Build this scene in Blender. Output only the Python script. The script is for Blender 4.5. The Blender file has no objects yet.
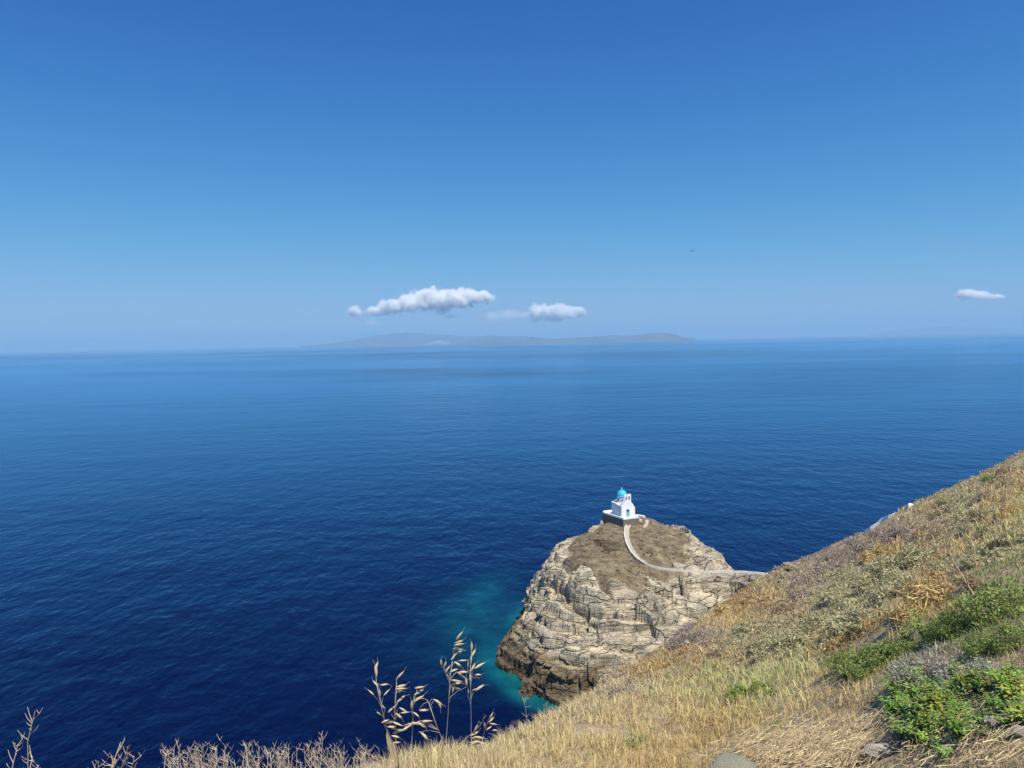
import bpy, bmesh, math, random
import numpy as np
from mathutils import Vector, Matrix
from mathutils.bvhtree import BVHTree
rad = math.radians
random.seed(7)
RNG = np.random.default_rng(11)
sc = bpy.context.scene
COL = sc.collection

# ------------------------------------------------------------------ camera
EYE = 75.0                       # eye height above the sea
FPX = 745.0
HORY = 341.0
PITCH = -math.atan((384 - HORY) / FPX)
ROLL = rad(1.12)
cp, sp = math.cos(PITCH), math.sin(PITCH)
Fv = np.array([0, cp, sp]); U0 = np.array([0, -sp, cp]); R0 = np.array([1.0, 0, 0])
Rv = math.cos(ROLL) * R0 - math.sin(ROLL) * U0
Uv = math.cos(ROLL) * U0 + math.sin(ROLL) * R0
cd = bpy.data.cameras.new('camera'); cam = bpy.data.objects.new('camera', cd); COL.objects.link(cam)
cd.sensor_width = 36; cd.lens = FPX / 1024 * 36; cd.clip_start = 0.05; cd.clip_end = 300000
M = Matrix(((Rv[0], Uv[0], -Fv[0], 0), (Rv[1], Uv[1], -Fv[1], 0), (Rv[2], Uv[2], -Fv[2], EYE), (0, 0, 0, 1)))
cam.matrix_world = M
sc.camera = cam

# ------------------------------------------------------------------ world, sun, exposure
SUN_EL, SUN_AZ = rad(63), rad(140)         # azimuth clockwise from +Y
w = bpy.data.worlds.new('World'); sc.world = w; w.use_nodes = True
nt = w.node_tree; nt.nodes.clear()
wo = nt.nodes.new('ShaderNodeOutputWorld'); bg = nt.nodes.new('ShaderNodeBackground'); bg.inputs['Strength'].default_value = 0.128
sky = nt.nodes.new('ShaderNodeTexSky'); sky.sky_type = 'NISHITA'; sky.sun_disc = False
sky.sun_elevation = SUN_EL; sky.sun_rotation = SUN_AZ
sky.altitude = 0; sky.air_density = 0.8; sky.dust_density = 0.15; sky.ozone_density = 3.0
# the camera's own colour response on the blue sky: x^2 / (a + b x^2) per channel
sp_ = nt.nodes.new('ShaderNodeSeparateColor'); cb_ = nt.nodes.new('ShaderNodeCombineColor'); nt.links.new(sky.outputs[0], sp_.inputs[0])
for ch_, (a_, b_) in enumerate(((54, 2.14), (21.4, 1.88), (13.7, 1.33))):
    q1 = nt.nodes.new('ShaderNodeMath'); q1.operation = 'MULTIPLY'; nt.links.new(sp_.outputs[ch_], q1.inputs[0]); nt.links.new(sp_.outputs[ch_], q1.inputs[1])
    q2 = nt.nodes.new('ShaderNodeMath'); q2.operation = 'MULTIPLY_ADD'; nt.links.new(q1.outputs[0], q2.inputs[0]); q2.inputs[1].default_value = b_ * .128; q2.inputs[2].default_value = a_ * .128
    q3 = nt.nodes.new('ShaderNodeMath'); q3.operation = 'DIVIDE'; nt.links.new(q1.outputs[0], q3.inputs[0]); nt.links.new(q2.outputs[0], q3.inputs[1])
    nt.links.new(q3.outputs[0], cb_.inputs[ch_])
nt.links.new(cb_.outputs[0], bg.inputs[0]); nt.links.new(bg.outputs[0], wo.inputs[0])
sl = bpy.data.lights.new('sun', 'SUN'); sl.energy = 5.0; sl.angle = rad(0.53); sl.color = (1.0, 0.955, 0.87)
so = bpy.data.objects.new('sun', sl); COL.objects.link(so)
sd = Vector((math.sin(SUN_AZ) * math.cos(SUN_EL), math.cos(SUN_AZ) * math.cos(SUN_EL), math.sin(SUN_EL)))
so.rotation_euler = sd.to_track_quat('Z', 'Y').to_euler()
sc.view_settings.view_transform = 'Standard'; sc.view_settings.look = 'None'
sc.view_settings.exposure = 0.25; sc.view_settings.gamma = 1.0
sc.render.engine = 'CYCLES'
cy = sc.cycles
cy.use_denoising = True
cy.max_bounces = 26; cy.diffuse_bounces = 2; cy.glossy_bounces = 2; cy.volume_bounces = 24; cy.transparent_max_bounces = 16
cy.volume_max_steps = 400
cy.sample_clamp_indirect = 6

HAZE_TOP, HAZE_DENS, HAZE_COL, HAZE_G = 640.0, 6.4e-5, (.42, .695, .95, 1), 0.0

# ------------------------------------------------------------------ helpers
def ray(px, py):
    x = (np.asarray(px, float) - 512) / FPX; y = (384 - np.asarray(py, float)) / FPX
    d = x[..., None] * Rv + y[..., None] * Uv + Fv
    return d
def ray_az_slope(px, py):
    d = ray(px, py); h = np.hypot(d[..., 0], d[..., 1])
    return np.arctan2(d[..., 0], d[..., 1]), d[..., 2] / h
def at_h(px, py, h):
    d = ray(px, py); t = (h - EYE) / d[..., 2]
    return d[..., 0] * t, d[..., 1] * t
def at_Y(px, py, Y):
    d = ray(px, py); t = Y / d[..., 1]
    return Vector((d[0] * t, Y, EYE + d[2] * t))
def project(P):
    P = np.asarray(P, float) - np.array([0, 0, EYE])
    z = P @ Fv
    return 512 + FPX * (P @ Rv) / z, 384 - FPX * (P @ Uv) / z

_perm = np.random.default_rng(5).permutation(4096)
_perm = np.concatenate([_perm, _perm, _perm])
_gr = np.random.default_rng(6).normal(size=(4096, 3)); _gr /= np.linalg.norm(_gr, axis=1)[:, None]
def perlin(x, y, z=0.0):
    x, y, z = np.broadcast_arrays(np.asarray(x, float), np.asarray(y, float), np.asarray(z, float))
    xi, yi, zi = np.floor(x), np.floor(y), np.floor(z)
    fx, fy, fz = x - xi, y - yi, z - zi
    xi = xi.astype(int) & 4095; yi = yi.astype(int) & 4095; zi = zi.astype(int) & 4095
    u, v, w_ = [f * f * f * (f * (f * 6 - 15) + 10) for f in (fx, fy, fz)]
    def g(a, b, c):
        h = _perm[_perm[_perm[(xi + a) & 4095] + ((yi + b) & 4095)] + ((zi + c) & 4095)]
        gg = _gr[h]
        return gg[..., 0] * (fx - a) + gg[..., 1] * (fy - b) + gg[..., 2] * (fz - c)
    l = lambda a, b, t: a + (b - a) * t
    return 1.4 * l(l(l(g(0,0,0), g(1,0,0), u), l(g(0,1,0), g(1,1,0), u), v), l(l(g(0,0,1), g(1,0,1), u), l(g(0,1,1), g(1,1,1), u), v), w_)
def fbm(x, y, z=0.0, o=4, gain=0.5):
    s = 0; a = 1
    for k in range(o):
        s = s + a * perlin(np.asarray(x) * 2**k + 17.3 * k, np.asarray(y) * 2**k - 9.1 * k, np.asarray(z) * 2**k + 3.7 * k); a *= gain
    return s
def hash01(*a):
    s = 0
    for k, v in enumerate(a): s = s + np.asarray(v, float) * (12.9898, 78.233, 37.719, 53.17)[k]
    r = np.sin(s) * 43758.5453
    return r - np.floor(r)
def sstep(a, b, x):
    t = np.clip((x - a) / (b - a), 0, 1); return t * t * (3 - 2 * t)

def new_mat(name):
    m = bpy.data.materials.new(name); m.use_nodes = True
    return m, m.node_tree, m.node_tree.nodes['Principled BSDF']
def N(nt, typ, **kw):
    n = nt.nodes.new(typ)
    for k, v in kw.items():
        if k in n.inputs: n.inputs[k].default_value = v
        else: setattr(n, k, v)
    return n
def ramp(nt, stops, fac=None):
    r = nt.nodes.new('ShaderNodeValToRGB'); e = r.color_ramp.elements
    while len(e) < len(stops): e.new(0.5)
    for i, (p, c) in enumerate(stops):
        e[i].position = p; e[i].color = (*c, 1) if len(c) == 3 else c
    if fac is not None: nt.links.new(fac, r.inputs[0])
    return r
def noise(nt, vec, scale, detail=4, rough=0.55, dist=0.0):
    n = N(nt, 'ShaderNodeTexNoise', Scale=scale, Detail=detail, Roughness=rough, Distortion=dist)
    if vec is not None: nt.links.new(vec, n.inputs['Vector'])
    return n
def mapping(nt, vec, scale=(1,1,1), rot=(0,0,0)):
    n = nt.nodes.new('ShaderNodeMapping'); n.inputs['Scale'].default_value = scale; n.inputs['Rotation'].default_value = rot
    nt.links.new(vec, n.inputs['Vector']); return n.outputs[0]
def mixc(nt, fac, a, b, blend='MIX'):
    n = nt.nodes.new('ShaderNodeMix'); n.data_type = 'RGBA'; n.blend_type = blend
    for s, v in ((n.inputs[0], fac), (n.inputs[6], a), (n.inputs[7], b)):
        if isinstance(v, bpy.types.NodeSocket): nt.links.new(v, s)
        elif isinstance(v, (int, float)): s.default_value = v
        else: s.default_value = (*v, 1)
    return n.outputs[2]
def simple_mat(name, col, rough=0.8, var=0.12, scale=3.0, bump=0.0, spec=0.3):
    m, t, b = new_mat(name)
    tc = N(t, 'ShaderNodeTexCoord'); n = noise(t, tc.outputs['Object'], scale)
    c = mixc(t, n.outputs['Fac'], [v * (1 - var) for v in col], [min(1, v * (1 + var)) for v in col])
    t.links.new(c, b.inputs['Base Color']); b.inputs['Roughness'].default_value = rough
    b.inputs['Specular IOR Level'].default_value = spec
    if bump:
        bp = N(t, 'ShaderNodeBump', Strength=bump, Distance=0.03); t.links.new(n.outputs['Fac'], bp.inputs['Height']); t.links.new(bp.outputs[0], b.inputs['Normal'])
    return m

def np_mesh(name, V, F, mat=None, smooth=False, colors=None, parent=None):
    """V (n,3); F list of index arrays (all quads, all tris, or a list of both)"""
    me = bpy.data.meshes.new(name)
    V = np.asarray(V, np.float32)
    groups = F if isinstance(F, (list, tuple)) else [F]
    groups = [np.asarray(g, np.int32) for g in groups if len(g)]
    loops = np.concatenate([g.ravel() for g in groups])
    tot = np.concatenate([np.full(len(g), g.shape[1], np.int32) for g in groups])
    start = np.concatenate([[0], np.cumsum(tot)[:-1]]).astype(np.int32)
    me.vertices.add(len(V)); me.vertices.foreach_set('co', V.ravel())
    me.loops.add(len(loops)); me.loops.foreach_set('vertex_index', loops)
    me.polygons.add(len(tot)); me.polygons.foreach_set('loop_start', start)
    me.update(calc_edges=True); me.validate()
    me.polygons.foreach_set('use_smooth', np.full(len(me.polygons), smooth, bool))
    if colors is not None:
        a = me.color_attributes.new('tint', 'FLOAT_COLOR', 'POINT')
        c = np.ones((len(V), 4), np.float32); c[:, :3] = colors; a.data.foreach_set('color', c.ravel())
    o = bpy.data.objects.new(name, me); COL.objects.link(o)
    if mat: me.materials.append(mat)
    if parent: o.parent = parent
    return o
def tag(o, label=None, cat=None, group=None, kind=None):
    if label: o['label'] = label
    if cat: o['category'] = cat
    if group: o['group'] = group
    if kind: o['kind'] = kind
    return o
def empty(name, loc=(0,0,0), rz=0.0):
    o = bpy.data.objects.new(name, None); COL.objects.link(o); o.location = loc; o.rotation_euler = (0,0,rz); o.empty_display_size = 0.2
    return o
def bm_obj(name, bm, mat, parent=None, smooth=False):
    me = bpy.data.meshes.new(name); bm.normal_update(); bm.to_mesh(me); bm.free()
    for p in me.polygons: p.use_smooth = smooth
    me.materials.append(mat); o = bpy.data.objects.new(name, me); COL.objects.link(o)
    if parent: o.parent = parent
    return o
def grid_faces(nr, nc, wrap=False):
    i = np.arange(nr - 1)[:, None]; j = np.arange(nc if wrap else nc - 1)[None, :]
    j2 = (j + 1) % nc
    return np.stack([i * nc + j, i * nc + j2, (i + 1) * nc + j2, (i + 1) * nc + j], -1).reshape(-1, 4)
def bvh_of(o):
    dg = bpy.context.evaluated_depsgraph_get(); return BVHTree.FromObject(o, dg)
def pick(bvh, px, py):
    d = ray(px, py); h = bvh.ray_cast(Vector((0, 0, EYE)), Vector(d).normalized(), 1000)
    return h[0]

# ------------------------------------------------------------------ sea
def interp_outline(pts, n=6):
    return np.array(pts, float)
def seg_dist(P, poly):
    """distance to a closed polygon's outline and inside flag"""
    best = np.full(len(P), 1e9); inside = np.zeros(len(P), bool)
    for a, b in zip(poly, np.roll(poly, -1, 0)):
        ab = b - a; t = np.clip(((P - a) @ ab) / (ab @ ab), 0, 1)
        best = np.minimum(best, np.hypot(*(P - a - t[:, None] * ab).T))
        c = ((a[1] > P[:, 1]) != (b[1] > P[:, 1]))
        with np.errstate(divide='ignore', invalid='ignore'):
            xi = (b[0] - a[0]) * (P[:, 1] - a[1]) / (b[1] - a[1]) + a[0]
        inside ^= c & (P[:, 0] < xi)
    return best, inside
OUT = np.array([(-4.9,173),(-3.6,168),(-2.4,163.5),(0,160),(1.5,155.5),(5,152),(8,149),(18,145),(30,144),(45,147),(60,150),(80,155),(105,165),(110,185),
                (92,199.5),(78,200),(68,198),(62,196.5),(59.5,201),(57,209),(53,217),(47,226),(41,232),(33,234),(27,229),(19,218.5),(13,212.5),(8,207),(3.5,201.5),(1,195.5),(-.5,190),(-2.6,184),(-4.2,179)])

azs = np.concatenate([np.linspace(-180, -75, 40)[:-1], np.linspace(-75, 75, 501), np.linspace(75, 180, 40)[1:-1]])
rr = np.geomspace(55, 90000, 760)
A, R = np.meshgrid(np.radians(azs), rr)
X, Y = R * np.sin(A), R * np.cos(A)
P2 = np.stack([X.ravel(), Y.ravel()], 1)
d_, ins_ = seg_dist(P2, OUT)
# shallow shelf: 1 = shallow sandy/rocky bed near the islet, drops off quickly except on the west side
wn = fbm(P2[:, 0] * .07, P2[:, 1] * .045, 0, 3)
shelf = 0.75 * np.exp(-(np.clip(d_ - 1.5, 0, None) / (3.2 + 2.0 * wn.clip(-1, 1))) ** 2)
sx, sy = at_h(487, 607, 0.0)
e1 = np.exp(-(((P2[:, 0] - sx) / 10) ** 2 + ((P2[:, 1] - sy) / 24) ** 2))
sx2, sy2 = at_h(462, 640, 0.0)
e2 = np.exp(-(((P2[:, 0] - sx2) / 14) ** 2 + ((P2[:, 1] - sy2) / 20) ** 2))
qx_, qy_ = at_h(497, 636, 0.0); shelf = shelf * (1 - .92 * np.exp(-(((P2[:, 0] - qx_) / 9) ** 2 + ((P2[:, 1] - qy_) / 13) ** 2)))
shal = np.clip(shelf + e1 * (0.42 + .35 * wn) + 0.12 * e2, 0, 1); shal[ins_] = 0.9
FSEA = grid_faces(len(rr), len(azs), wrap=True)
Vs = np.concatenate([np.stack([P2[:, 0], P2[:, 1], np.zeros(len(P2))], 1), [[0, 0, 0]]])
cen = len(Vs) - 1; k = np.arange(len(azs)); tri = np.stack([np.full_like(k, cen), (k + 1) % len(azs), k], 1)
sea = np_mesh('sea', Vs, [FSEA, tri], None, True, np.repeat(np.append(shal, 0)[:, None], 3, 1))
tag(sea, kind='structure')
m, t, b = new_mat('sea_water')
geo = N(t, 'ShaderNodeNewGeometry'); pos = geo.outputs['Position']
at_ = N(t, 'ShaderNodeAttribute', attribute_name='tint')
mp = mapping(t, pos, (1, .55, 1), (0, 0, rad(14)))
n1 = noise(t, mp, .42, 3, .55, .3); n2 = noise(t, mp, .11, 3, .55, .2); n3 = noise(t, mapping(t, pos, (.5, 1, 1), (0,0,rad(-12))), .018, 4, .55); n4 = noise(t, mp, 1.6, 2, .5)
def madd(a, b_, add=None):
    n = N(t, 'ShaderNodeMath', operation='MULTIPLY_ADD'); t.links.new(a, n.inputs[0]); n.inputs[1].default_value = b_
    if add is not None: t.links.new(add, n.inputs[2])
    else: n.inputs[2].default_value = 0
    return n.outputs[0]
hgt = madd(n4.outputs[0], .10, madd(n1.outputs[0], .42, madd(n2.outputs[0], 1.25, madd(n3.outputs[0], 2.2))))
bp = N(t, 'ShaderNodeBump', Strength=1.0, Distance=0.8); t.links.new(hgt, bp.inputs['Height'])
# wind slicks: large smooth areas and ruffled streaks
n5 = noise(t, mapping(t, pos, (.6, 1, 1), (0,0,rad(4))), .00038, 5, .62, .5)
bs = ramp(t, [(.40, (.35,)*3), (.50, (.8,)*3), (.60, (1.0,)*3)], n5.outputs[0]); 
dl = N(t, 'ShaderNodeVectorMath', operation='LENGTH'); t.links.new(pos, dl.inputs[0]); dmr = N(t, 'ShaderNodeMapRange'); t.links.new(dl.outputs['Value'], dmr.inputs['Value'])
dmr.inputs['From Min'].default_value = 450; dmr.inputs['From Max'].default_value = 2600; dmr.inputs['To Min'].default_value = 1.0; dmr.inputs['To Max'].default_value = .38   # calmer water offshore
dmu = N(t, 'ShaderNodeMath', operation='MULTIPLY'); t.links.new(bs.outputs[0], dmu.inputs[0]); t.links.new(dmr.outputs[0], dmu.inputs[1]); t.links.new(dmu.outputs[0], bp.inputs['Strength'])
rg = ramp(t, [(.36, (.18,)*3), (.56, (.05,)*3)], n5.outputs[0])
nd = noise(t, mapping(t, pos, (1, .6, 1)), .012, 4, .6)
deep = mixc(t, nd.outputs[0], (.0, .0003, .013), (.0, .0014, .026))
nb = noise(t, pos, .16, 4, .6)
turq = mixc(t, nb.outputs[0], (.001, .070, .095), (.005, .17, .175))
fac = N(t, 'ShaderNodeSeparateColor'); t.links.new(at_.outputs['Color'], fac.inputs[0])
# break the patch up with the bed's mottling
mm = N(t, 'ShaderNodeMath', operation='MULTIPLY_ADD', use_clamp=True); t.links.new(nb.outputs[0], mm.inputs[0]); mm.inputs[1].default_value = 1.4; mm.inputs[2].default_value = .25
m2 = N(t, 'ShaderNodeMath', operation='MULTIPLY', use_clamp=True); t.links.new(mm.outputs[0], m2.inputs[0]); t.links.new(fac.outputs[0], m2.inputs[1])
df = N(t, 'ShaderNodeBsdfDiffuse'); t.links.new(mixc(t, m2.outputs[0], deep, turq), df.inputs['Color'])
gl_ = N(t, 'ShaderNodeBsdfGlossy'); gl_.inputs['Color'].default_value = (.42, .77, 1, 1); t.links.new(rg.outputs[0], gl_.inputs['Roughness']); t.links.new(bp.outputs[0], gl_.inputs['Normal'])
fr_ = N(t, 'ShaderNodeFresnel', IOR=1.40); t.links.new(bp.outputs[0], fr_.inputs['Normal'])
mx_ = N(t, 'ShaderNodeMixShader'); wf = ramp(t, [(.36, (1.12,)*3), (.47, (1.0,)*3), (.60, (.66,)*3)], n5.outputs[0]); fm = N(t, 'ShaderNodeMath', operation='MULTIPLY', use_clamp=True); t.links.new(fr_.outputs[0], fm.inputs[0]); t.links.new(wf.outputs[0], fm.inputs[1]); t.links.new(fm.outputs[0], mx_.inputs[0]); t.links.new(df.outputs[0], mx_.inputs[1]); t.links.new(gl_.outputs[0], mx_.inputs[2])
t.links.new(mx_.outputs[0], t.nodes['Material Output'].inputs['Surface']); t.nodes.remove(b)
sea.data.materials.append(m)

# ------------------------------------------------------------------ near hillside
SIL = np.array([  # px, py, distance at which the ground turns away from the sight line
 (-500, 1200, 2.4), (-200, 960, 2.5), (0, 858, 2.6), (200, 806, 3.0), (330, 796, 3.4), (400, 777, 4.1), (470, 757, 5.3), (520, 739, 7), (556, 721, 9),
 (605, 690, 14), (649, 661, 24), (680, 636, 38), (717, 611, 60), (745, 592, 78), (769, 577, 90), (795, 566, 95),
 (830, 551, 86), (870, 532, 76), (900, 515, 68), (950, 491, 62), (1000, 466, 60), (1024, 456, 60), (1120, 415, 60), (1300, 345, 60)])
saz, ssl = ray_az_slope(SIL[:, 0], SIL[:, 1])
az_c = np.concatenate([[-math.pi, -2.4, -1.5], saz, [1.3, 2.2, math.pi]])
sl_c = np.concatenate([[.25, -.05, -.45], ssl, [.16, .32, .25]])
rs_c = np.concatenate([[40, 20, 4], SIL[:, 2], [60, 60, 40]])
def pchip_like(xq, x, y):
    dx = np.diff(x); dy = np.diff(y) / dx
    mm_ = np.zeros_like(y); mm_[1:-1] = np.where(dy[:-1] * dy[1:] > 0, 2 * dy[:-1] * dy[1:] / (dy[:-1] + dy[1:] + 1e-12), 0)
    mm_[0] = dy[0]; mm_[-1] = dy[-1]
    i = np.clip(np.searchsorted(x, xq) - 1, 0, len(dx) - 1); h = dx[i]; tq = (xq - x[i]) / h
    return ((1 + 2 * tq) * (1 - tq) ** 2 * y[i] + tq * (1 - tq) ** 2 * h * mm_[i] + tq * tq * (3 - 2 * tq) * y[i + 1] + tq * tq * (tq - 1) * h * mm_[i + 1])
FOOT = 1.6
def hill_z(x, y):
    az = np.arctan2(x, y); r = np.hypot(x, y) + 1e-6
    s = pchip_like(az, az_c, sl_c); rs = np.exp(pchip_like(az, az_c, np.log(rs_c)))
    z = EYE + s * r - FOOT * (1 - r / rs).clip(-1e9, 1) ** 2
    ov = (r - rs).clip(0, None)
    z = z - .75 * ov * ov / (ov + .6 * rs)
    amp = np.clip(r / 60, 0, 1) ** .8
    z = z + amp * (.55 * fbm(x * .12, y * .12, 0, 3) + .42 * fbm(x * .45, y * .45, 2, 3)) + .035 * fbm(x * 1.3, y * 1.3, 5, 3) * np.clip(r / 2, 0.1, 1.5)
    return z
haz = np.radians(np.concatenate([np.linspace(-180, -45, 91)[:-1], np.arange(-45, 48, .16), np.linspace(48, 180, 91)[:-1]]))
hr = np.geomspace(.35, 420, 420)
A, R = np.meshgrid(haz, hr); X, Y = R * np.sin(A), R * np.cos(A)
Z = np.maximum(hill_z(X, Y), -6 - .02 * R)
Vh = np.stack([X.ravel(), Y.ravel(), Z.ravel()], 1)
Vh = np.concatenate([Vh, [[0, 0, EYE - FOOT]]]); cen = len(Vh) - 1; k = np.arange(len(haz))
hill = np_mesh('hillside', Vh, [grid_faces(len(hr), len(haz), True), np.stack([np.full_like(k, cen), k, (k + 1) % len(haz)], 1)[:, ::-1]], None, True)
tag(hill, kind='structure')
m, t, b = new_mat('dry_soil')
geo = N(t, 'ShaderNodeNewGeometry'); pos = geo.outputs['Position']
na = noise(t, pos, .35, 5, .6); nb = noise(t, pos, 2.2, 6, .65); nc = noise(t, pos, 18, 4, .7)
c = ramp(t, [(.3, (.22, .17, .10)), (.5, (.36, .28, .16)), (.68, (.45, .35, .19))], na.outputs[0])
c2 = ramp(t, [(.3, (.16, .125, .08)), (.5, (.36, .285, .17)), (.7, (.52, .43, .27))], nb.outputs[0])
cc = mixc(t, .5, c.outputs[0], c2.outputs[0])
cc = mixc(t, .45, cc, ramp(t, [(.3, (.45,)*3), (.7, (1.35,)*3)], nc.outputs[0]).outputs[0], 'MULTIPLY')
t.links.new(cc, b.inputs['Base Color']); b.inputs['Roughness'].default_value = .95; b.inputs['Specular IOR Level'].default_value = .1
bp = N(t, 'ShaderNodeBump', Strength=.8, Distance=.12); t.links.new(nb.outputs[0], bp.inputs['Height'])
bp2 = N(t, 'ShaderNodeBump', Strength=.8, Distance=.02); t.links.new(nc.outputs[0], bp2.inputs['Height']); t.links.new(bp.outputs[0], bp2.inputs['Normal'])
t.links.new(bp2.outputs[0], b.inputs['Normal'])
hill.data.materials.append(m)
HB = bvh_of(hill)

# ------------------------------------------------------------------ the islet
CP = [(602,513,23.0),(620,529,22.2),(641,516.5,23.2),(660,523,22.3),(700,538,19.5),(735,570,15.5),(765,574,14),(790,585,12),(840,600,10),(575,535,22),(547,555,18.5),
      (570,570,20),(600,568,21.3),(640,565,19.8),(628,545,21.6),(700,571,17),(600,600,17.2),(560,600,15.2),(560,622,12),(620,628,12.5),(655,620,13.5),(690,600,13.5),
      (525,598,11),(512,622,7.5),(506,645,6),(550,645,9),(548,662,7.2),(600,650,9.5),(640,650,10)]
cpa = np.array(CP, float); cx, cyy = at_h(cpa[:, 0], cpa[:, 1], cpa[:, 2])
extra = np.array([(75,165,9),(95,180,9),(40,155,6.5),(60,160,8),(25,153,6.5),(47,219,18),(30,226,20.5),(16,211,18),(9,203,16),(85,196,8),(70,180,9),(78,172,6)], float)
C2 = np.concatenate([np.stack([cx, cyy], 1), extra[:, :2]]); ch = np.concatenate([cpa[:, 2], extra[:, 2]])
def tps(d2): return np.where(d2 > 0, .5 * d2 * np.log(d2 + 1e-12), 0)
D2 = ((C2[:, None] - C2[None]) ** 2).sum(-1); n_ = len(C2)
Am = np.zeros((n_ + 3, n_ + 3)); Am[:n_, :n_] = tps(D2) + np.eye(n_) * 8; Am[:n_, n_] = 1; Am[:n_, n_+1:] = C2; Am[n_, :n_] = 1; Am[n_+1:, :n_] = C2.T
sol = np.linalg.solve(Am, np.concatenate([ch, [0, 0, 0]]))
G = 0.24
gx = np.arange(-12, 112, G); gy = np.arange(140, 246, G)
X, Y = np.meshgrid(gx, gy); P = np.stack([X.ravel(), Y.ravel()], 1)
wob = np.stack([fbm(P[:, 0] * .16, P[:, 1] * .16, 1, 3), fbm(P[:, 0] * .16, P[:, 1] * .16, 9, 3)], 1) * 1.1
dist, ins = seg_dist(P + wob * .9, OUT)
top = sol[n_] + P @ sol[n_+1:]
for i in range(n_): top = top + sol[i] * tps(((P - C2[i]) ** 2).sum(1))
sd_ = np.where(ins, dist, -dist)
def rockface(P, top, sd_):
    base = np.where(sd_ > 0, top * (1 - np.exp(-(sd_.clip(0) / 3.2) ** 1.15)), sd_ * 1.2)
    base = np.clip(base, -4, None)
    return base
H = rockface(P, top, sd_).reshape(X.shape)
Hb = H.copy()
gyy, gxx = np.gradient(Hb, G); slope = np.hypot(gxx, gyy)
# soil cover: the gentle crown around the chapel
spx, spy = project(np.stack([X.ravel(), Y.ravel(), Hb.ravel()], 1))
rock = sstep(.30, .62, slope - .22 * np.exp(-((X - 24) / 8) ** 2 - ((Y - 176) / 13) ** 2) + .30 * fbm(X * .13, Y * .13, 4, 3))
# front apron below the brow is bare rock too
brow = sstep(592, 612, spy - 24 * np.exp(-((spx - 608) / 34) ** 2) + 14 * fbm(X * .1, Y * .1, 3, 3).ravel() - .06 * (spx - 600)).reshape(X.shape)
rock = np.clip(np.maximum(rock, brow), 0, 1)
neck = sstep(672, 700, spx + 10 * perlin(X * .2, Y * .2).ravel()).reshape(X.shape)
rock = np.maximum(rock, neck * .85)
left = sstep(562, 545, spx + .35 * (spy - 540) * 0 + 8 * perlin(X * .3, Y * .3, 7).ravel()).reshape(X.shape)
rock = np.maximum(rock, left)
def strata(X, Y, Z, tilt, step, warp):
    tt = Z + tilt[0] * X + tilt[1] * Y + warp * fbm(X * .07, Y * .07, Z * .05, 3)
    k = np.floor(tt / step + .35 * hash01(np.floor(tt / step)))
    f = tt / step - np.floor(tt / step)
    return tt, k, f
Z = Hb.copy()
def slabs(X, Y, sz, seed, tilt, stretch=1.0):
    """broken planar slabs: every cell of a jittered lattice is its own tilted plane"""
    px_, py_ = (X + .35 * sz * perlin(X / sz, Y / sz, seed)) / (sz * stretch), (Y + .35 * sz * perlin(X / sz, Y / sz, seed + 5)) / sz
    i0, j0 = np.floor(px_), np.floor(py_); best = np.full(X.shape, 9.); sec = np.full(X.shape, 9.); h = np.zeros(X.shape)
    for di in (-1, 0, 1):
        for dj in (-1, 0, 1):
            i, j = i0 + di, j0 + dj
            qx = i + hash01(i, j, seed); qy = j + hash01(i, j, seed + 1)
            d2 = np.hypot(px_ - qx, py_ - qy)
            hh = (hash01(i, j, seed + 2) - .5) * sz * .22 + (px_ - qx) * sz * stretch * (hash01(i, j, seed + 3) - .5) * tilt * 2 + (py_ - qy) * sz * (hash01(i, j, seed + 4) - .35) * tilt * 2
            m_ = d2 < best; sec = np.where(m_, best, np.minimum(sec, d2)); best = np.where(m_, d2, best); h = np.where(m_, hh, h)
    return h, (sec - best) * sz
Ur, Vr = X * math.cos(-.28) - Y * math.sin(-.28), X * math.sin(-.28) + Y * math.cos(-.28)
calm = 1 - .8 * sstep(24.5, 30, X) * sstep(50, 44, X) * sstep(206, 213, Y)
rough_neck = calm * 1 + 1.6 * np.exp(-(((X - 51) / 9) ** 2 + ((Y - 180) / 9) ** 2))
for sz, seed, tl, stx, am in ((7.0, 4, .40, 2.0, .85), (2.6, 21, .35, 2.2, .8), (1.1, 41, .3, 1.8, .6)):
    hh, edge = slabs(Ur, Vr, sz, seed, tl, stx)
    Z = Z + rock * rough_neck * am * hh - rock * rough_neck * np.exp(-(edge / .20) ** 2) * (1 - .85 * sstep(.7, 1.4, slope)) * .12 * sz ** .5 * (hash01(np.floor(X / sz), np.floor(Y / sz), seed) > .4)
for (tilt, step, warp, stg) in (((.10, -.05), 2.6, 1.6, .9), ((.14, .0), .8, 1.2, .75)):
    tt, k, f = strata(X, Y, Z, tilt, step, warp)
    f2 = sstep(.35, .9, f)
    Z = Z + rock * calm * (f2 - f) * step * stg
Z = Z + rock * .10 * fbm(X * .8, Y * .8, 0, 4) + (1 - rock) * (.16 * fbm(X * .35, Y * .35, 1, 4))
ang = .5
Ua, Ub = X * math.cos(ang) + Y * math.sin(ang), -X * math.sin(ang) + Y * math.cos(ang)
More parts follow.
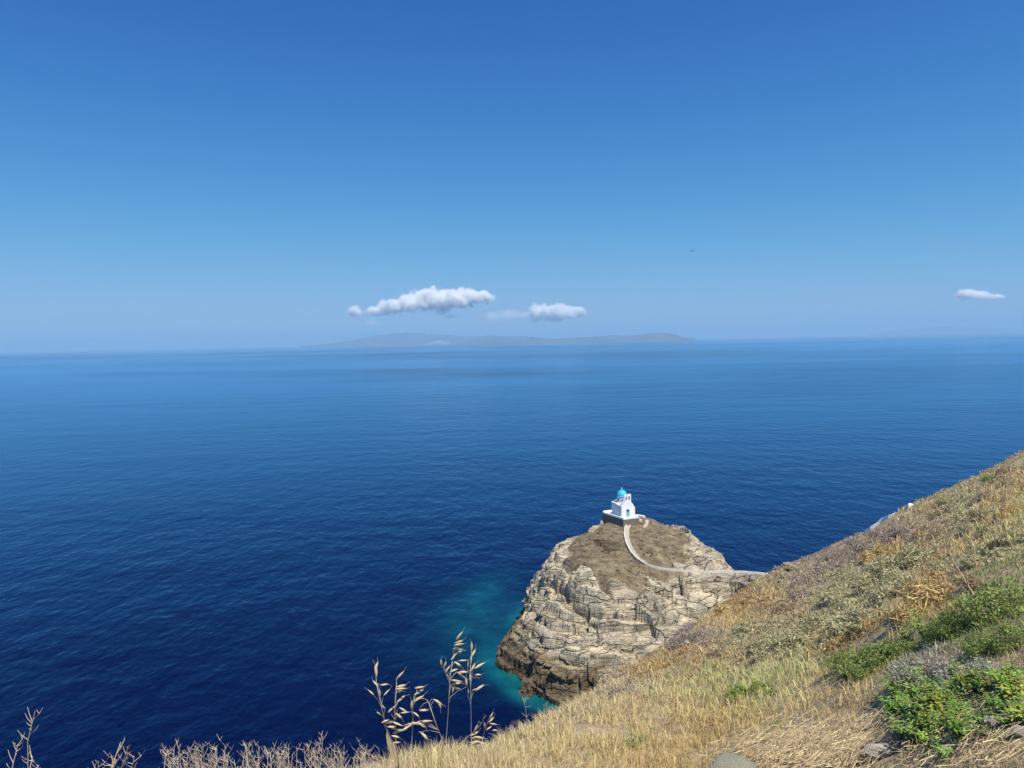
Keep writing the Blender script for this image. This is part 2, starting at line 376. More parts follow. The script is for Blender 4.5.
# a long overhung crack running down the front, and lesser ones
def crackline(pts, wdt, dep):
    global Z
    q = [at_h(a, b_, h_) for a, b_, h_ in pts]
    for a, b_ in zip(q[:-1], q[1:]):
        a = np.array(a); b_ = np.array(b_); ab = b_ - a
        PP = np.stack([X, Y], -1) + np.stack([perlin(X * .8, Y * .8), perlin(X * .8, Y * .8, 5)], -1) * .45
        tq = np.clip(((PP - a) @ ab) / (ab @ ab), 0, 1); dd = np.linalg.norm(PP - a - tq[..., None] * ab, axis=-1)
        Z = Z - dep * np.exp(-(dd / wdt) ** 2)
crackline([(556,578,18),(562,590,16.5),(580,602,16),(600,612,15),(611,620,13)], 1.0, 4.6)
crackline([(537,568,17),(556,580,17)], .6, 1.8)
crackline([(528,585,13),(516,612,9),(522,630,8)], .5, 1.4)
crackline([(603,592,17.5),(612,596,17.5)], .7, 1.5)
crackline([(720,592,14),(728,603,12)], .8, 2.2)
crackline([(690,588,15),(684,612,12)], .5, 1.4)
crackline([(706,596,13),(716,600,12),(728,594,13)], .8, 2.6)
crackline([(700,612,12),(714,609,12)], .7, 2.0)
crackline([(742,583,13),(752,590,12)], .9, 2.4)
crackline([(733,577,14),(738,590,13)], .9, 2.0)
crackline([(560,632,11),(600,640,10.5),(650,634,11.5)], .42, 1.1)
crackline([(510,655,5),(545,668,6),(600,672,8)], .5, 1.2)
# a level bed for the path over the headland
PATH = [(629,523.5),(627,529),(626.5,536),(628,543),(632,551),(638,558.5),(646,564.5),(657,568.5),(672,570.5),(690,571.3),(710,571.8),(730,571.8),(748,572.8),(766,575.5),(780,578)]
def on_base(px, py):
    d = ray(px, py)
    for q in np.arange(140, 240, .1):
        x_, y_, z_ = d[0] * q / d[1], q, EYE + d[2] * q / d[1]
        i_, j_ = int((y_ - 140) / G), int((x_ + 12) / G)
        if 0 <= i_ < X.shape[0] and 0 <= j_ < X.shape[1] and Hb[i_, j_] >= z_: return np.array([x_, y_, Hb[i_, j_]])
    return None
pb = [p for p in (on_base(*q) for q in PATH) if p is not None]; PATHW = []
pb = np.array(pb)
for k_ in range(3): pb[1:-1, 2] = (pb[:-2, 2] + 2 * pb[1:-1, 2] + pb[2:, 2]) / 4
fine_ = np.concatenate([np.linspace(a, b_, 12, endpoint=False) for a, b_ in zip(pb[:-1], pb[1:])] + [pb[-1:]])
PATHW = fine_.copy()
bd = np.full(X.shape, 99.); bz = np.zeros(X.shape)
for q in fine_:
    d_ = np.hypot(X - q[0], Y - q[1]); m_ = d_ < bd; bd = np.where(m_, d_, bd); bz = np.where(m_, q[2], bz)
wgt = np.exp(-(bd / 2.0) ** 4); Z = Z * (1 - wgt) + (bz - .05) * wgt
by = np.zeros(X.shape); bd2 = np.full(X.shape, 99.)
for q in fine_:
    d_ = np.hypot(X - q[0], Y - q[1]); m_ = d_ < bd2; bd2 = np.where(m_, d_, bd2); by = np.where(m_, q[1], by)
cs_ = (Y < by) & (bd < 9) & (bd > .9); Z = np.where(cs_, np.minimum(Z, bz - .15 - .05 * bd + .0), Z)
# bed height under the chapel court
Zt = 24.4
# horizontal push along the face, layer by layer
gyy, gxx = np.gradient(Hb, G); gl = np.hypot(gxx, gyy) + 1e-6; nx, ny = -gxx / gl, -gyy / gl
cl = sstep(.55, 1.3, slope) * rock
tt, k, f = strata(X, Y, Z, (.12, -.03), 1.25, 1.3)
i1 = np.floor((Ua) / 2.8 + hash01(k)); i2 = np.floor(Ub / 2.8 + hash01(k + 9))
push = (1 - wgt) * cl * (.8 * (hash01(k) - .5) + .5 * (hash01(i1, i2, k) - .5) + .5 * fbm(X * .2, Y * .2, Z * .8, 3))
Xp, Yp = X + nx * push, Y + ny * push
keep = (sd_.reshape(X.shape) > -3.5)
Z = np.where(keep, Z, -4)
ISL = np.stack([Xp.ravel(), Yp.ravel(), Z.ravel()], 1)
Fi = grid_faces(*X.shape); kk = keep.ravel(); Fi = Fi[kk[Fi].any(1)]
used = np.unique(Fi); remap = np.zeros(len(ISL), int); remap[used] = np.arange(len(used))
cols = np.stack([rock.ravel(), slope.ravel().clip(0, 1), np.zeros(rock.size)], 1)
islet = np_mesh('rocky_headland', ISL[used], remap[Fi], None, False, cols[used])
tag(islet, kind='structure')
m, t, b = new_mat('headland_rock')
geo = N(t, 'ShaderNodeNewGeometry'); pos = geo.outputs['Position']
at_ = N(t, 'ShaderNodeAttribute', attribute_name='tint'); sepa = N(t, 'ShaderNodeSeparateColor'); t.links.new(at_.outputs['Color'], sepa.inputs[0])
sx_ = N(t, 'ShaderNodeSeparateXYZ'); t.links.new(pos, sx_.inputs[0])
n0 = noise(t, pos, .09, 4, .55); nst = noise(t, mapping(t, pos, (.18, .18, 2.2), (rad(5), rad(7), 0)), 1.0, 5, .62, .4); nf = noise(t, pos, 1.8, 6, .68)
rc = ramp(t, [(.30, (.30, .265, .21)), (.45, (.47, .41, .305)), (.58, (.54, .465, .325)), (.74, (.62, .56, .43))], n0.outputs[0])
st = ramp(t, [(.28, (.55, .50, .45)), (.42, (.88, .85, .80)), (.55, (1.05, 1.02, .97)), (.72, (1.25, 1.22, 1.15))], nst.outputs[0])
rk = mixc(t, .85, rc.outputs[0], st.outputs[0], 'MULTIPLY')
rk = mixc(t, .6, rk, ramp(t, [(.32, (.5, .48, .46)), (.5, (1, 1, 1)), (.7, (1.3, 1.28, 1.2))], nf.outputs[0]).outputs[0], 'MULTIPLY')
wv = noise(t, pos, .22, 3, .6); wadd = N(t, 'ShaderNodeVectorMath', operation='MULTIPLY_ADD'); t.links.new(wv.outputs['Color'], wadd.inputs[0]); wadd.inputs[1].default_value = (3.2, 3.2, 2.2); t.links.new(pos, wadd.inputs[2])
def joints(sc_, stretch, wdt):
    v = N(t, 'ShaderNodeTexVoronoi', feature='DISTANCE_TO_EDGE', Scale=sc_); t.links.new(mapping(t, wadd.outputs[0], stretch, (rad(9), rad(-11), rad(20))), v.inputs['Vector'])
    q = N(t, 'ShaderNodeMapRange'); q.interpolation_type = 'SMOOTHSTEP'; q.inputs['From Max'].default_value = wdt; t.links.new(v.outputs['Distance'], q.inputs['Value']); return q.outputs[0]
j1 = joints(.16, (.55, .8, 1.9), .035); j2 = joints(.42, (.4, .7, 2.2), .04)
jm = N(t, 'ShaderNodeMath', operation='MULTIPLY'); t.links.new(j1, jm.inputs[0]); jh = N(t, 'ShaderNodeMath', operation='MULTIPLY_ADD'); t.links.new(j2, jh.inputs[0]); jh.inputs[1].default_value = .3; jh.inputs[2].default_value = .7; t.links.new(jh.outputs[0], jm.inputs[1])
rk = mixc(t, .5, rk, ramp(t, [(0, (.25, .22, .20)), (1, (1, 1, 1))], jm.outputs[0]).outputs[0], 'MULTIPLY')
# grey weathering and lichen against fresh tan
ng = noise(t, pos, .14, 5, .65); rk = mixc(t, ramp(t, [(.46, (0,)*3), (.60, (.75,)*3)], ng.outputs[0]).outputs[0], rk, mixc(t, 1.0, rk, (.72, .74, .78), 'MULTIPLY'))
nl_ = noise(t, pos, .9, 6, .75); rk = mixc(t, ramp(t, [(.58, (0,)*3), (.68, (.7,)*3)], nl_.outputs[0]).outputs[0], rk, (.12, .105, .085))
# wet, weed-darkened band at the foot; shading of the lower face painted in too
hz = N(t, 'ShaderNodeMath', operation='MULTIPLY_ADD'); t.links.new(n0.outputs[0], hz.inputs[0]); hz.inputs[1].default_value = -13; t.links.new(sx_.outputs[2], hz.inputs[2])
hz2 = N(t, 'ShaderNodeMath', operation='MULTIPLY_ADD'); t.links.new(nf.outputs[0], hz2.inputs[0]); hz2.inputs[1].default_value = -3; t.links.new(hz.outputs[0], hz2.inputs[2])
mr = N(t, 'ShaderNodeMapRange'); mr.inputs['From Min'].default_value = -5.0; mr.inputs['From Max'].default_value = 0.2; t.links.new(hz2.outputs[0], mr.inputs['Value'])
band = ramp(t, [(0, (.30, .26, .215)), (.45, (.48, .42, .35)), (1, (1, 1, 1))], mr.outputs[0])
rk = mixc(t, 1.0, rk, band.outputs[0], 'MULTIPLY')
so_ = noise(t, pos, .45, 6, .65); so2 = noise(t, pos, 3.0, 4, .7)
soil = ramp(t, [(.3, (.085, .068, .045)), (.45, (.155, .12, .075)), (.58, (.23, .18, .11)), (.72, (.32, .26, .15))], so_.outputs[0])
soilc = mixc(t, .5, soil.outputs[0], ramp(t, [(.35, (.5,)*3), (.65, (1.3,)*3)], so2.outputs[0]).outputs[0], 'MULTIPLY')
rf = N(t, 'ShaderNodeMath', operation='MULTIPLY_ADD'); t.links.new(nf.outputs[0], rf.inputs[0]); rf.inputs[1].default_value = .9; rf.inputs[2].default_value = -.45
rf2 = N(t, 'ShaderNodeMath', operation='ADD', use_clamp=True); t.links.new(rf.outputs[0], rf2.inputs[0]); t.links.new(sepa.outputs[0], rf2.inputs[1])
rfr = ramp(t, [(.35, (0,)*3), (.6, (1,)*3)], rf2.outputs[0])
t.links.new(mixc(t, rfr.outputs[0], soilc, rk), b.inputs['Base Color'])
b.inputs['Roughness'].default_value = .9; b.inputs['Specular IOR Level'].default_value = .15
bp = N(t, 'ShaderNodeBump', Strength=.9, Distance=.45); t.links.new(nst.outputs[0], bp.inputs['Height'])
bp2 = N(t, 'ShaderNodeBump', Strength=.7, Distance=.25); t.links.new(nf.outputs[0], bp2.inputs['Height']); t.links.new(bp.outputs[0], bp2.inputs['Normal'])
bp3 = N(t, 'ShaderNodeBump', Strength=1.0, Distance=.5); t.links.new(rfr.outputs[0], bp3.inputs['Strength']); t.links.new(jm.outputs[0], bp3.inputs['Height']); t.links.new(bp2.outputs[0], bp3.inputs['Normal']); t.links.new(bp3.outputs[0], b.inputs['Normal'])
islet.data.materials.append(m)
IB = bvh_of(islet)
def isl_z(x, y, default=24.4):
    h = IB.ray_cast(Vector((x, y, 60)), Vector((0, 0, -1)), 100)
    return h[0].z if h[0] is not None else default

# ------------------------------------------------------------------ far islands
isl_mat, t, b = new_mat('far_island_land')
geo = N(t, 'ShaderNodeNewGeometry'); n1 = noise(t, geo.outputs['Position'], .0012, 5, .6)
r = ramp(t, [(.3, (.035, .033, .027)), (.5, (.065, .058, .045)), (.68, (.13, .11, .085))], n1.outputs[0]); t.links.new(r.outputs[0], b.inputs['Base Color']); b.inputs['Roughness'].default_value = 1
def island(name, prof, dist, depth, label, seed):
    """prof: (px, py of the skyline); a ridge range of real height standing `dist` metres out"""
    prof = np.array(prof, float); az, sl = ray_az_slope(prof[:, 0], prof[:, 1])
    h = np.maximum(EYE + (sl + .0) * dist, 1) * .80
    a = np.linspace(az[0], az[-1], 420); base = np.interp(a, az, h) * (1 + .13 * fbm(a * 260, a * 0, seed, 3))
    v = np.linspace(-1, 1, 41); AA, VV = np.meshgrid(a, v)
    rr_ = dist + VV * depth
    xx, yy = rr_ * np.sin(AA), rr_ * np.cos(AA)
    k_ = 1 / 2400
    shp = (1 - np.abs(VV) ** 1.5)
    rough_ = 1 + .42 * fbm(xx * k_, yy * k_, seed, 6, .6)
    zz = np.interp(AA, a, base) * shp * (.82 + .18 * rough_) * rough_ ** .5 - 20 * (np.abs(VV) > .97) - 15 * (shp < .1)
    o = np_mesh(name, np.stack([xx.ravel(), yy.ravel(), zz.ravel()], 1), grid_faces(41, 420)[:, ::-1], isl_mat, True)
    return o
hor = lambda px: HORY + (512 - px) * math.tan(ROLL)
def sk(lst): return [(p, hor(p) - d) for p, d in lst]
i1 = island('far_mountain_island', sk([(300,0),(318,1.0),(330,2.6),(352,5.5),(372,8.5),(392,11.5),(406,12.5),(425,11.5),(440,10.5),(452,9.5),(470,8.5),(482,8),(495,7),(520,5),(545,2.5),(560,.3)]), 28500, 2600, '', 3)
tag(i1, kind='structure')
i2 = island('far_low_island', sk([(455,0),(470,4.5),(480,7),(487,7.6),(500,7),(520,6),(532,5.2),(545,3.6),(555,3),(566,3.4),(580,4.6),(592,5.4),(604,5),(615,6.2),(626,5.2),(640,6.8),(650,8.6),(658,9.2),(668,8.6),(676,6),(682,3),(688,1),(692,.3),(695,.05)]), 21000, 1300, '', 9)
tag(i2, kind='structure')
i3 = island('far_faded_island', sk([(870,.5),(890,3),(905,5),(925,6.6),(945,7.3),(965,6.2),(990,4.4),(1020,2),(1060,.5)]), 41000, 3000, '', 14)
tag(i3, kind='structure')
white_town = simple_mat('far_whitewash', (.78, .76, .72), .8, .1, .01)
def far_town(px0, px1, up, n, dist, seed, hh=14):
    g = np.random.default_rng(seed); Vt, Ft = [], []
    for q in range(n):
        p_ = g.uniform(px0, px1); f_ = 1 - abs(2 * (p_ - px0) / (px1 - px0) - 1)
        az, _ = ray_az_slope(p_, 340.); dd = dist + g.uniform(-300, 300)
        z0 = g.uniform(0, 1) * up * f_ * dist / FPX
        s_ = g.uniform(10, 34); x0, y0 = dd * math.sin(az), dd * math.cos(az)
        c = np.array([(i, j, k) for k in (0, 1) for i, j in ((0, 0), (1, 0), (1, 1), (0, 1))], float) * (s_, s_, hh) + (x0, y0, z0 - 4 + 15)
        o_ = len(Vt) * 8; Vt.append(c); Ft.append(np.array([(0,3,2,1),(4,5,6,7),(0,1,5,4),(1,2,6,5),(2,3,7,6),(3,0,4,7)]) + o_)
    return np.concatenate(Vt), np.concatenate(Ft)
Vt, Ft = far_town(427, 449, 4, 420, 25800, 1); tw = np_mesh('distant_town', Vt, Ft, white_town)
tag(tw, 'pale whitewashed town patch at the foot of the hazy mountain island', 'town', kind='stuff')
Vt, Ft = far_town(588, 622, 1.0, 360, 22300, 2); tw = np_mesh('distant_town', Vt, Ft, white_town)
tag(tw, 'thin pale strip of houses along the shore of the low hazy island', 'town', kind='stuff')

# ------------------------------------------------------------------ clouds (outside the haze, real bodies of vapour)
def cloud_mat(cents, dens, wisp, seed):
    """vapour thickest at the heart of each puff and torn by turbulence towards its rim; cents: (centre, rx, rz)"""
    m_ = bpy.data.materials.new('cloud_vapour'); m_.use_nodes = True; t_ = m_.node_tree; t_.nodes.clear()
    out = t_.nodes.new('ShaderNodeOutputMaterial'); vol = t_.nodes.new('ShaderNodeVolumePrincipled'); vol.inputs['Color'].default_value = (1, .992, .98, 1); vol.inputs['Anisotropy'].default_value = 0.0
    gq = N(t_, 'ShaderNodeNewGeometry'); last = None
    for c, rx_, rz_ in cents:
        sb = N(t_, 'ShaderNodeVectorMath', operation='SUBTRACT'); t_.links.new(gq.outputs['Position'], sb.inputs[0]); sb.inputs[1].default_value = c
        ml = N(t_, 'ShaderNodeVectorMath', operation='MULTIPLY'); t_.links.new(sb.outputs[0], ml.inputs[0]); ml.inputs[1].default_value = (1 / rx_, 1 / rx_, 1 / rz_)
        ln = N(t_, 'ShaderNodeVectorMath', operation='LENGTH'); t_.links.new(ml.outputs[0], ln.inputs[0])
        if last is None: last = ln.outputs['Value']
        else:
            mn = N(t_, 'ShaderNodeMath', operation='SMOOTH_MIN'); t_.links.new(last, mn.inputs[0]); t_.links.new(ln.outputs['Value'], mn.inputs[1]); mn.inputs[2].default_value = .3; last = mn.outputs[0]
    na_ = noise(t_, gq.outputs['Position'], .0019, 8, .68, .5); na_.noise_dimensions = '4D'; na_.inputs['W'].default_value = seed
    q = N(t_, 'ShaderNodeMath', operation='MULTIPLY_ADD'); t_.links.new(na_.outputs[0], q.inputs[0]); q.inputs[1].default_value = 3.6; q.inputs[2].default_value = -1.8
    q2 = N(t_, 'ShaderNodeMath', operation='SUBTRACT'); t_.links.new(q.outputs[0], q2.inputs[0]); t_.links.new(last, q2.inputs[1])
    q3 = N(t_, 'ShaderNodeMapRange'); q3.inputs['From Min'].default_value = -1.02; q3.inputs['From Max'].default_value = -1.02 + wisp; q3.inputs['To Max'].default_value = dens; t_.links.new(q2.outputs[0], q3.inputs['Value']); t_.links.new(q3.outputs[0], vol.inputs['Density'])
    t_.links.new(vol.outputs[0], out.inputs['Volume']); m_.cycles.volume_step_rate = .08
    return m_
def cloud(lumps, dist, label, seed, dens=.014, wisp=.55):
    """lumps: px, py, half-width px, half-height px; a smooth closed body with room for the torn rim"""
    s_ = dist / FPX; bm = bmesh.new(); cents = []
    for (px, py, wx, wy) in lumps:
        d = ray(px, py); d = d / np.linalg.norm(d); c = d * dist + np.array([0, 0, EYE]); cents.append((tuple(c), wx * s_, wy * s_))
        bmesh.ops.create_icosphere(bm, subdivisions=3, radius=1, matrix=Matrix.Translation(c) @ Matrix.Diagonal((wx * s_ * 1.75, wx * s_ * 1.75, wy * s_ * 1.8, 1)))
    for v in bm.verts: v.co.z = max(v.co.z, HAZE_TOP + 25)
    me = bpy.data.meshes.new('cloud'); bm.to_mesh(me); bm.free(); o = bpy.data.objects.new('cloud', me); COL.objects.link(o)
    md = o.modifiers.new('r', 'REMESH'); md.mode = 'VOXEL'; md.voxel_size = 60
    dg = bpy.context.evaluated_depsgraph_get(); ev = o.evaluated_get(dg); nm = bpy.data.meshes.new_from_object(ev); o.modifiers.clear(); o.data = nm
    nm.materials.clear(); nm.materials.append(cloud_mat(cents, dens, wisp, seed))
    tag(o, label, 'cloud', 'small cumulus clouds over the far islands')
    return o
cloud([(393,307,14,7),(410,303,14,8.5),(428,299,14,10.5),(447,300,15,9.5),(466,298,15,8),(483,297,11,6),(375,311,9,4.5)], 45000, 'largest white puffy cloud, above the highest far mountain', 5)
cloud([(541,313,13,8),(556,313,15,8),(574,313,12,5.5)], 45000, 'white puffy cloud with a bright right half above the low far island', 6)
cloud([(355,311,7,5)], 45000, 'small round cloud puff just left of the largest cloud', 7)
cloud([(966,295,9,4),(980,296,11,3.4),(993,297,7,2.2)], 45000, 'small solitary flat white cloud low in the sky near the right edge', 8)
cloud([(490,317,12,6),(508,315,15,6),(525,316,10,5)], 46000, 'faint hazy cloud between the two brighter white clouds', 9, .003, 1.0)
cloud([(372,324,7,4.5)], 48000, 'faint small puff low under the left end of the largest cloud', 10, .003, 1.0)
cloud([(444,312,10,4),(452,316,8,3)], 46000, 'faint wisp hanging under the middle of the largest cloud', 11, .003, 1.0)

# ------------------------------------------------------------------ the chapel on the headland
white = simple_mat('whitewash', (.84, .84, .82), .7, .05, 1.5, .3)
whiteold = simple_mat('weathered_whitewash', (.62, .57, .48), .8, .2, 1.2, .4)
stone = simple_mat('dry_stone', (.17, .145, .115), .9, .55, 3.0, .8)
bluep = simple_mat('blue_dome_paint', (.05, .46, .74), .45, .06, 2.0)
bluew = simple_mat('blue_door_paint', (.16, .42, .58), .5, .1, 3.0)
dark = simple_mat('dark_glass', (.03, .04, .05), .2, .1)
bronze = simple_mat('bell_bronze', (.12, .10, .06), .4, .2)
pave = simple_mat('pale_paving', (.44, .38, .29), .9, .22, 1.4, .4)
def bx(bm, x0, x1, y0, y1, z0, z1, bev=0.0):
    r_ = bmesh.ops.create_cube(bm, size=1.0)
    for v in r_['verts']: v.co = Vector((x0 if v.co.x < 0 else x1, y0 if v.co.y < 0 else y1, z0 if v.co.z < 0 else z1))
    if bev: bmesh.ops.bevel(bm, geom=list({e for v in r_['verts'] for e in v.link_edges}), offset=bev, segments=2, affect='EDGES')
def lathe(bm, prof, n=32, cx_=0, cy_=0):
    rings = []
    for r_, z in prof:
        rings.append([bm.verts.new((cx_ + r_ * math.cos(2 * math.pi * k / n), cy_ + r_ * math.sin(2 * math.pi * k / n), z)) for k in range(n)] if r_ > 1e-6 else [bm.verts.new((cx_, cy_, z))])
    for a, b_ in zip(rings[:-1], rings[1:]):
        for k in range(n):
            if len(a) == 1: bm.faces.new((a[0], b_[(k + 1) % n], b_[k])) if len(b_) > 1 else None
            elif len(b_) == 1: bm.faces.new((a[k], a[(k + 1) % n], b_[0]))
            else: bm.faces.new((a[k], a[(k + 1) % n], b_[(k + 1) % n], b_[k]))
    bmesh.ops.recalc_face_normals(bm, faces=bm.faces)
def prism(bm, pts, y0, y1, holes=()):
    """outline in x,z extruded along y, with optional holes through it"""
    loops = [pts] + list(holes); edges = []
    for lp in loops:
        vs = [bm.verts.new((x, y0, z)) for x, z in lp]
        edges += [bm.edges.new((vs[i], vs[(i + 1) % len(vs)])) for i in range(len(vs))]
    res = bmesh.ops.triangle_fill(bm, use_beauty=True, edges=edges)
    fs = [g for g in res['geom'] if isinstance(g, bmesh.types.BMFace)]
    ex = bmesh.ops.extrude_face_region(bm, geom=fs)
    for v in [g for g in ex['geom'] if isinstance(g, bmesh.types.BMVert)]: v.co.y = y1
    bmesh.ops.recalc_face_normals(bm, faces=bm.faces)
def arch(cx_, z0, w_, h_, n=10):
    r_ = w_ / 2; zc = z0 + h_ - r_
    return [(cx_ - r_, z0), (cx_ + r_, z0)] + [(cx_ + r_ * math.cos(a), zc + r_ * math.sin(a)) for a in np.linspace(0, math.pi, n)]
# local frame: x along the facade, +y into the building, origin at the left front corner at court level
CO = Vector((*at_h(621.6, 518.2, 24.6), 24.6)); RZ = rad(22)
W_, L_, E_ = 4.35, 5.6, 3.45
ch_ = empty('chapel', CO, RZ); tag(ch_, 'small white domed chapel on its stone platform at the top of the rocky headland', 'chapel')
bm = bmesh.new()
door_hole = arch(W_ * .47, .02, 1.12, 2.35)
front = [(0, 0), (W_, 0), (W_, E_ - .7), (W_ * .93, E_ - .35), (W_ * .84, E_ + .35), (W_ * .72, E_ + .9), (W_ * .2, E_ + .9), (W_ * .08, E_ + .25), (0, E_)]
prism(bm, front, 0, .4, [door_hole])
bx(bm, 0.003, .4, .4, L_, 0, E_); bx(bm, W_ - .4, W_ - .003, .4, L_, 0, E_ - .5); bx(bm, .4, W_ - .4, L_ - .4, L_ - .003, 0, E_)
bm_obj('wall', bm, white, ch_)
bm = bmesh.new()   # flat roof with a raised cross vault and parapet
bx(bm, .4, W_ - .4, .4, L_ - .4, E_ - .45, E_ - .12)
prism(bm, [(W_ * .2, E_ - .1), (W_ * .8, E_ - .1)] + [(W_ / 2 + W_ * .3 * math.cos(a), E_ - .1 + .75 * math.sin(a)) for a in np.linspace(0.15, math.pi - .15, 10)], .41, L_ + .25)
bm_obj('roof', bm, white, ch_)
bm = bmesh.new(); bx(bm, -.28, W_ - .5, 2.2, L_ - .3, E_ - .12, E_ + .32, .06); bm_obj('transept', bm, white, ch_)
bm = bmesh.new(); lathe(bm, [(0, E_ + .3), (1.42, E_ + .3), (1.42, E_ + 1.95), (1.52, E_ + 2.0), (1.52, E_ + 2.1), (0, E_ + 2.1)], 28, W_ * .46, 3.1); dr = bm_obj('drum', bm, white, ch_)
for a in range(8):
    an = a * math.pi / 4 + .3; bm = bmesh.new(); prism(bm, arch(0, E_ + .75, .28, .8), -.05, .05)
    bmesh.ops.transform(bm, verts=bm.verts, matrix=Matrix.Translation((W_ * .46 + 1.42 * math.sin(an), 3.1 - 1.42 * math.cos(an), 0)) @ Matrix.Rotation(an, 4, 'Z'))
    bm_obj('window', bm, dark, dr)
bm = bmesh.new(); lathe(bm, [(1.56, E_ + 2.1), (1.56, E_ + 2.18)] + [(1.52 * math.cos(a), E_ + 2.18 + 1.68 * math.sin(a)) for a in np.linspace(0, math.pi / 2 - .02, 14)] + [(0, E_ + 3.9)], 32, W_ * .46, 3.1)
dm = bm_obj('dome', bm, bluep, ch_, True)
bm = bmesh.new(); bx(bm, W_ * .46 - .04, W_ * .46 + .04, 3.06, 3.14, E_ + 3.85, E_ + 4.6); bx(bm, W_ * .46 - .22, W_ * .46 + .22, 3.063, 3.137, E_ + 4.27, E_ + 4.35); bm_obj('cross', bm, white, dm)
bm = bmesh.new()   # bell gable over the facade
gz = E_ + .903; gx0, gx1 = W_ * .22, W_ * .72
prism(bm, [(gx0, gz), (gx1, gz), (gx1, gz + 2.15), (gx1 - .35, gz + 2.3), ((gx0 + gx1) / 2, gz + 2.0), (gx0 + .35, gz + 2.3), (gx0, gz + 2.15)], .0, .42,
      [arch(gx0 + .62, gz + .55, .52, 1.15), arch(gx1 - .62, gz + .55, .52, 1.15)])
bgab = bm_obj('bell_gable', bm, white, ch_)
for xx in (gx0 + .62, gx1 - .62):
    bm = bmesh.new(); lathe(bm, [(.0, gz + 1.35), (.07, gz + 1.34), (.10, gz + 1.1), (.19, gz + .92), (.0, gz + .92)], 14, xx, .2); bm_obj('bell', bm, bronze, bgab, True)
bm = bmesh.new(); prism(bm, arch(W_ * .47, .02, 1.1, 2.33), .18, .26); dd = bm_obj('door', bm, bluew, ch_)
bm = bmesh.new(); prism(bm, arch(W_ * .47, 1.72, .8, .5), .14, .176); bm_obj('fanlight', bm, dark, dd)
bm = bmesh.new(); bx(bm, W_ * .47 + .35, W_ * .47 + .43, .12, .176, 1.0, 1.12); bm_obj('handle', bm, bronze, dd)
# platform
pl = empty('chapel_platform', CO, RZ); tag(pl, 'dark dry stone platform with white coping carrying the small white chapel', 'platform')
bm = bmesh.new(); PX0, PX1, PY0, PY1 = -1.75, W_ + .45, -1.5, L_ + 3.3
def skirt(bm, poly, z0, z1, bat=.12):
    n = len(poly); cxm = sum(p[0] for p in poly) / n; cym = sum(p[1] for p in poly) / n
    lo = [bm.verts.new((x + bat * (1 if x > cxm else -1), y + bat * (1 if y > cym else -1), z0)) for x, y in poly]; hi = [bm.verts.new((x, y, z1)) for x, y in poly]
    bm.faces.new(hi); bm.faces.new(lo[::-1])
    for i in range(n): bm.faces.new((lo[i], lo[(i + 1) % n], hi[(i + 1) % n], hi[i]))
    bmesh.ops.recalc_face_normals(bm, faces=bm.faces)
poly = [(-.35, PY0), (PX1, PY0), (PX1, PY1), (PX0 + .9, PY1), (PX0, PY1 - 1.1)]
skirt(bm, poly, -3.2, -.12); bm_obj('retaining_wall', bm, stone, pl)
bm = bmesh.new(); skirt(bm, [(x + (.3 if x < 1 else -.3), y + (.3 if y < 1 else -.3)) for x, y in poly], -.118, -.006, 0); bm_obj('paving', bm, white, pl)
def ribbon_wall(bm, pts, wdt, h_, close=False):
    """low wall following points (x, y, z): a swept rectangle with the corners mitred"""
    P_ = [Vector(p) for p in pts]; n = len(P_); rings = []
    for i, p in enumerate(P_):
        a = P_[i] - P_[i - 1] if (i > 0 or close) else P_[1] - P_[0]; c = P_[(i + 1) % n] - p if (i < n - 1 or close) else P_[-1] - P_[-2]
        a = Vector((a.x, a.y)).normalized(); c = Vector((c.x, c.y)).normalized(); tn = (a + c)
        tn = tn.normalized() if tn.length > 1e-4 else a; nn = Vector((-tn.y, tn.x)); k_ = min(2.2, 1 / max(.35, nn.dot(Vector((-a.y, a.x)))))
        o_ = nn * wdt / 2 * k_; hh = h_ if not isinstance(h_, (list, tuple)) else h_[i]
        rings.append([bm.verts.new((p.x + s1 * o_.x, p.y + s1 * o_.y, p.z + z)) for s1, z in ((-1, -.5), (1, -.5), (1, hh), (-1, hh))])
    for i in range(n if close else n - 1):
        A_, B_ = rings[i], rings[(i + 1) % n]
        for k in range(4): bm.faces.new((A_[k], A_[(k + 1) % 4], B_[(k + 1) % 4], B_[k]))
    if not close: bm.faces.new(rings[0][::-1]); bm.faces.new(rings[-1])
    bmesh.ops.recalc_face_normals(bm, faces=bm.faces)
bm = bmesh.new(); ribbon_wall(bm, [(x + (.22 if x < 1 else -.22), y + (.22 if y < 1 else -.22), .37) for x, y in (poly[1:2] + poly[0:1] + poly[:2:-1] + poly[2:3])], .44, .02)
bm_obj('coping', bm, white, pl)
bm = bmesh.new()
for k in range(4): bx(bm, PX1 + .02 + k * .42, PX1 + .44 + k * .42, -.4, 1.4, -3.0, -.15 - k * .28)
bm_obj('steps', bm, whiteold, pl)
# yard wall curving right of the chapel
def isl_pts(lst, hg): 
    out = []
    for px, py in lst:
        h = pick(IB, px, py)
        out.append(h if h is not None else Vector((*at_h(px, py, hg), hg)))
    return out
bm = bmesh.new(); M4 = Matrix.Translation(CO) @ Matrix.Rotation(RZ, 4, 'Z')
yp = [M4 @ Vector(p) for p in ((W_ + .4, 5.2, 0), (W_ + 2.2, 5.5, -.3), (W_ + 4.0, 4.6, -.7), (W_ + 5.0, 3.0, -1.1))]
yp = [Vector((p.x, p.y, isl_z(p.x, p.y) + .1)) for p in yp]
ribbon_wall(bm, yp, 1.3, .4); yw = bm_obj('yard_wall', bm, whiteold, None); tag(yw, 'low pale wall around the small yard behind the right side of the chapel', 'wall')
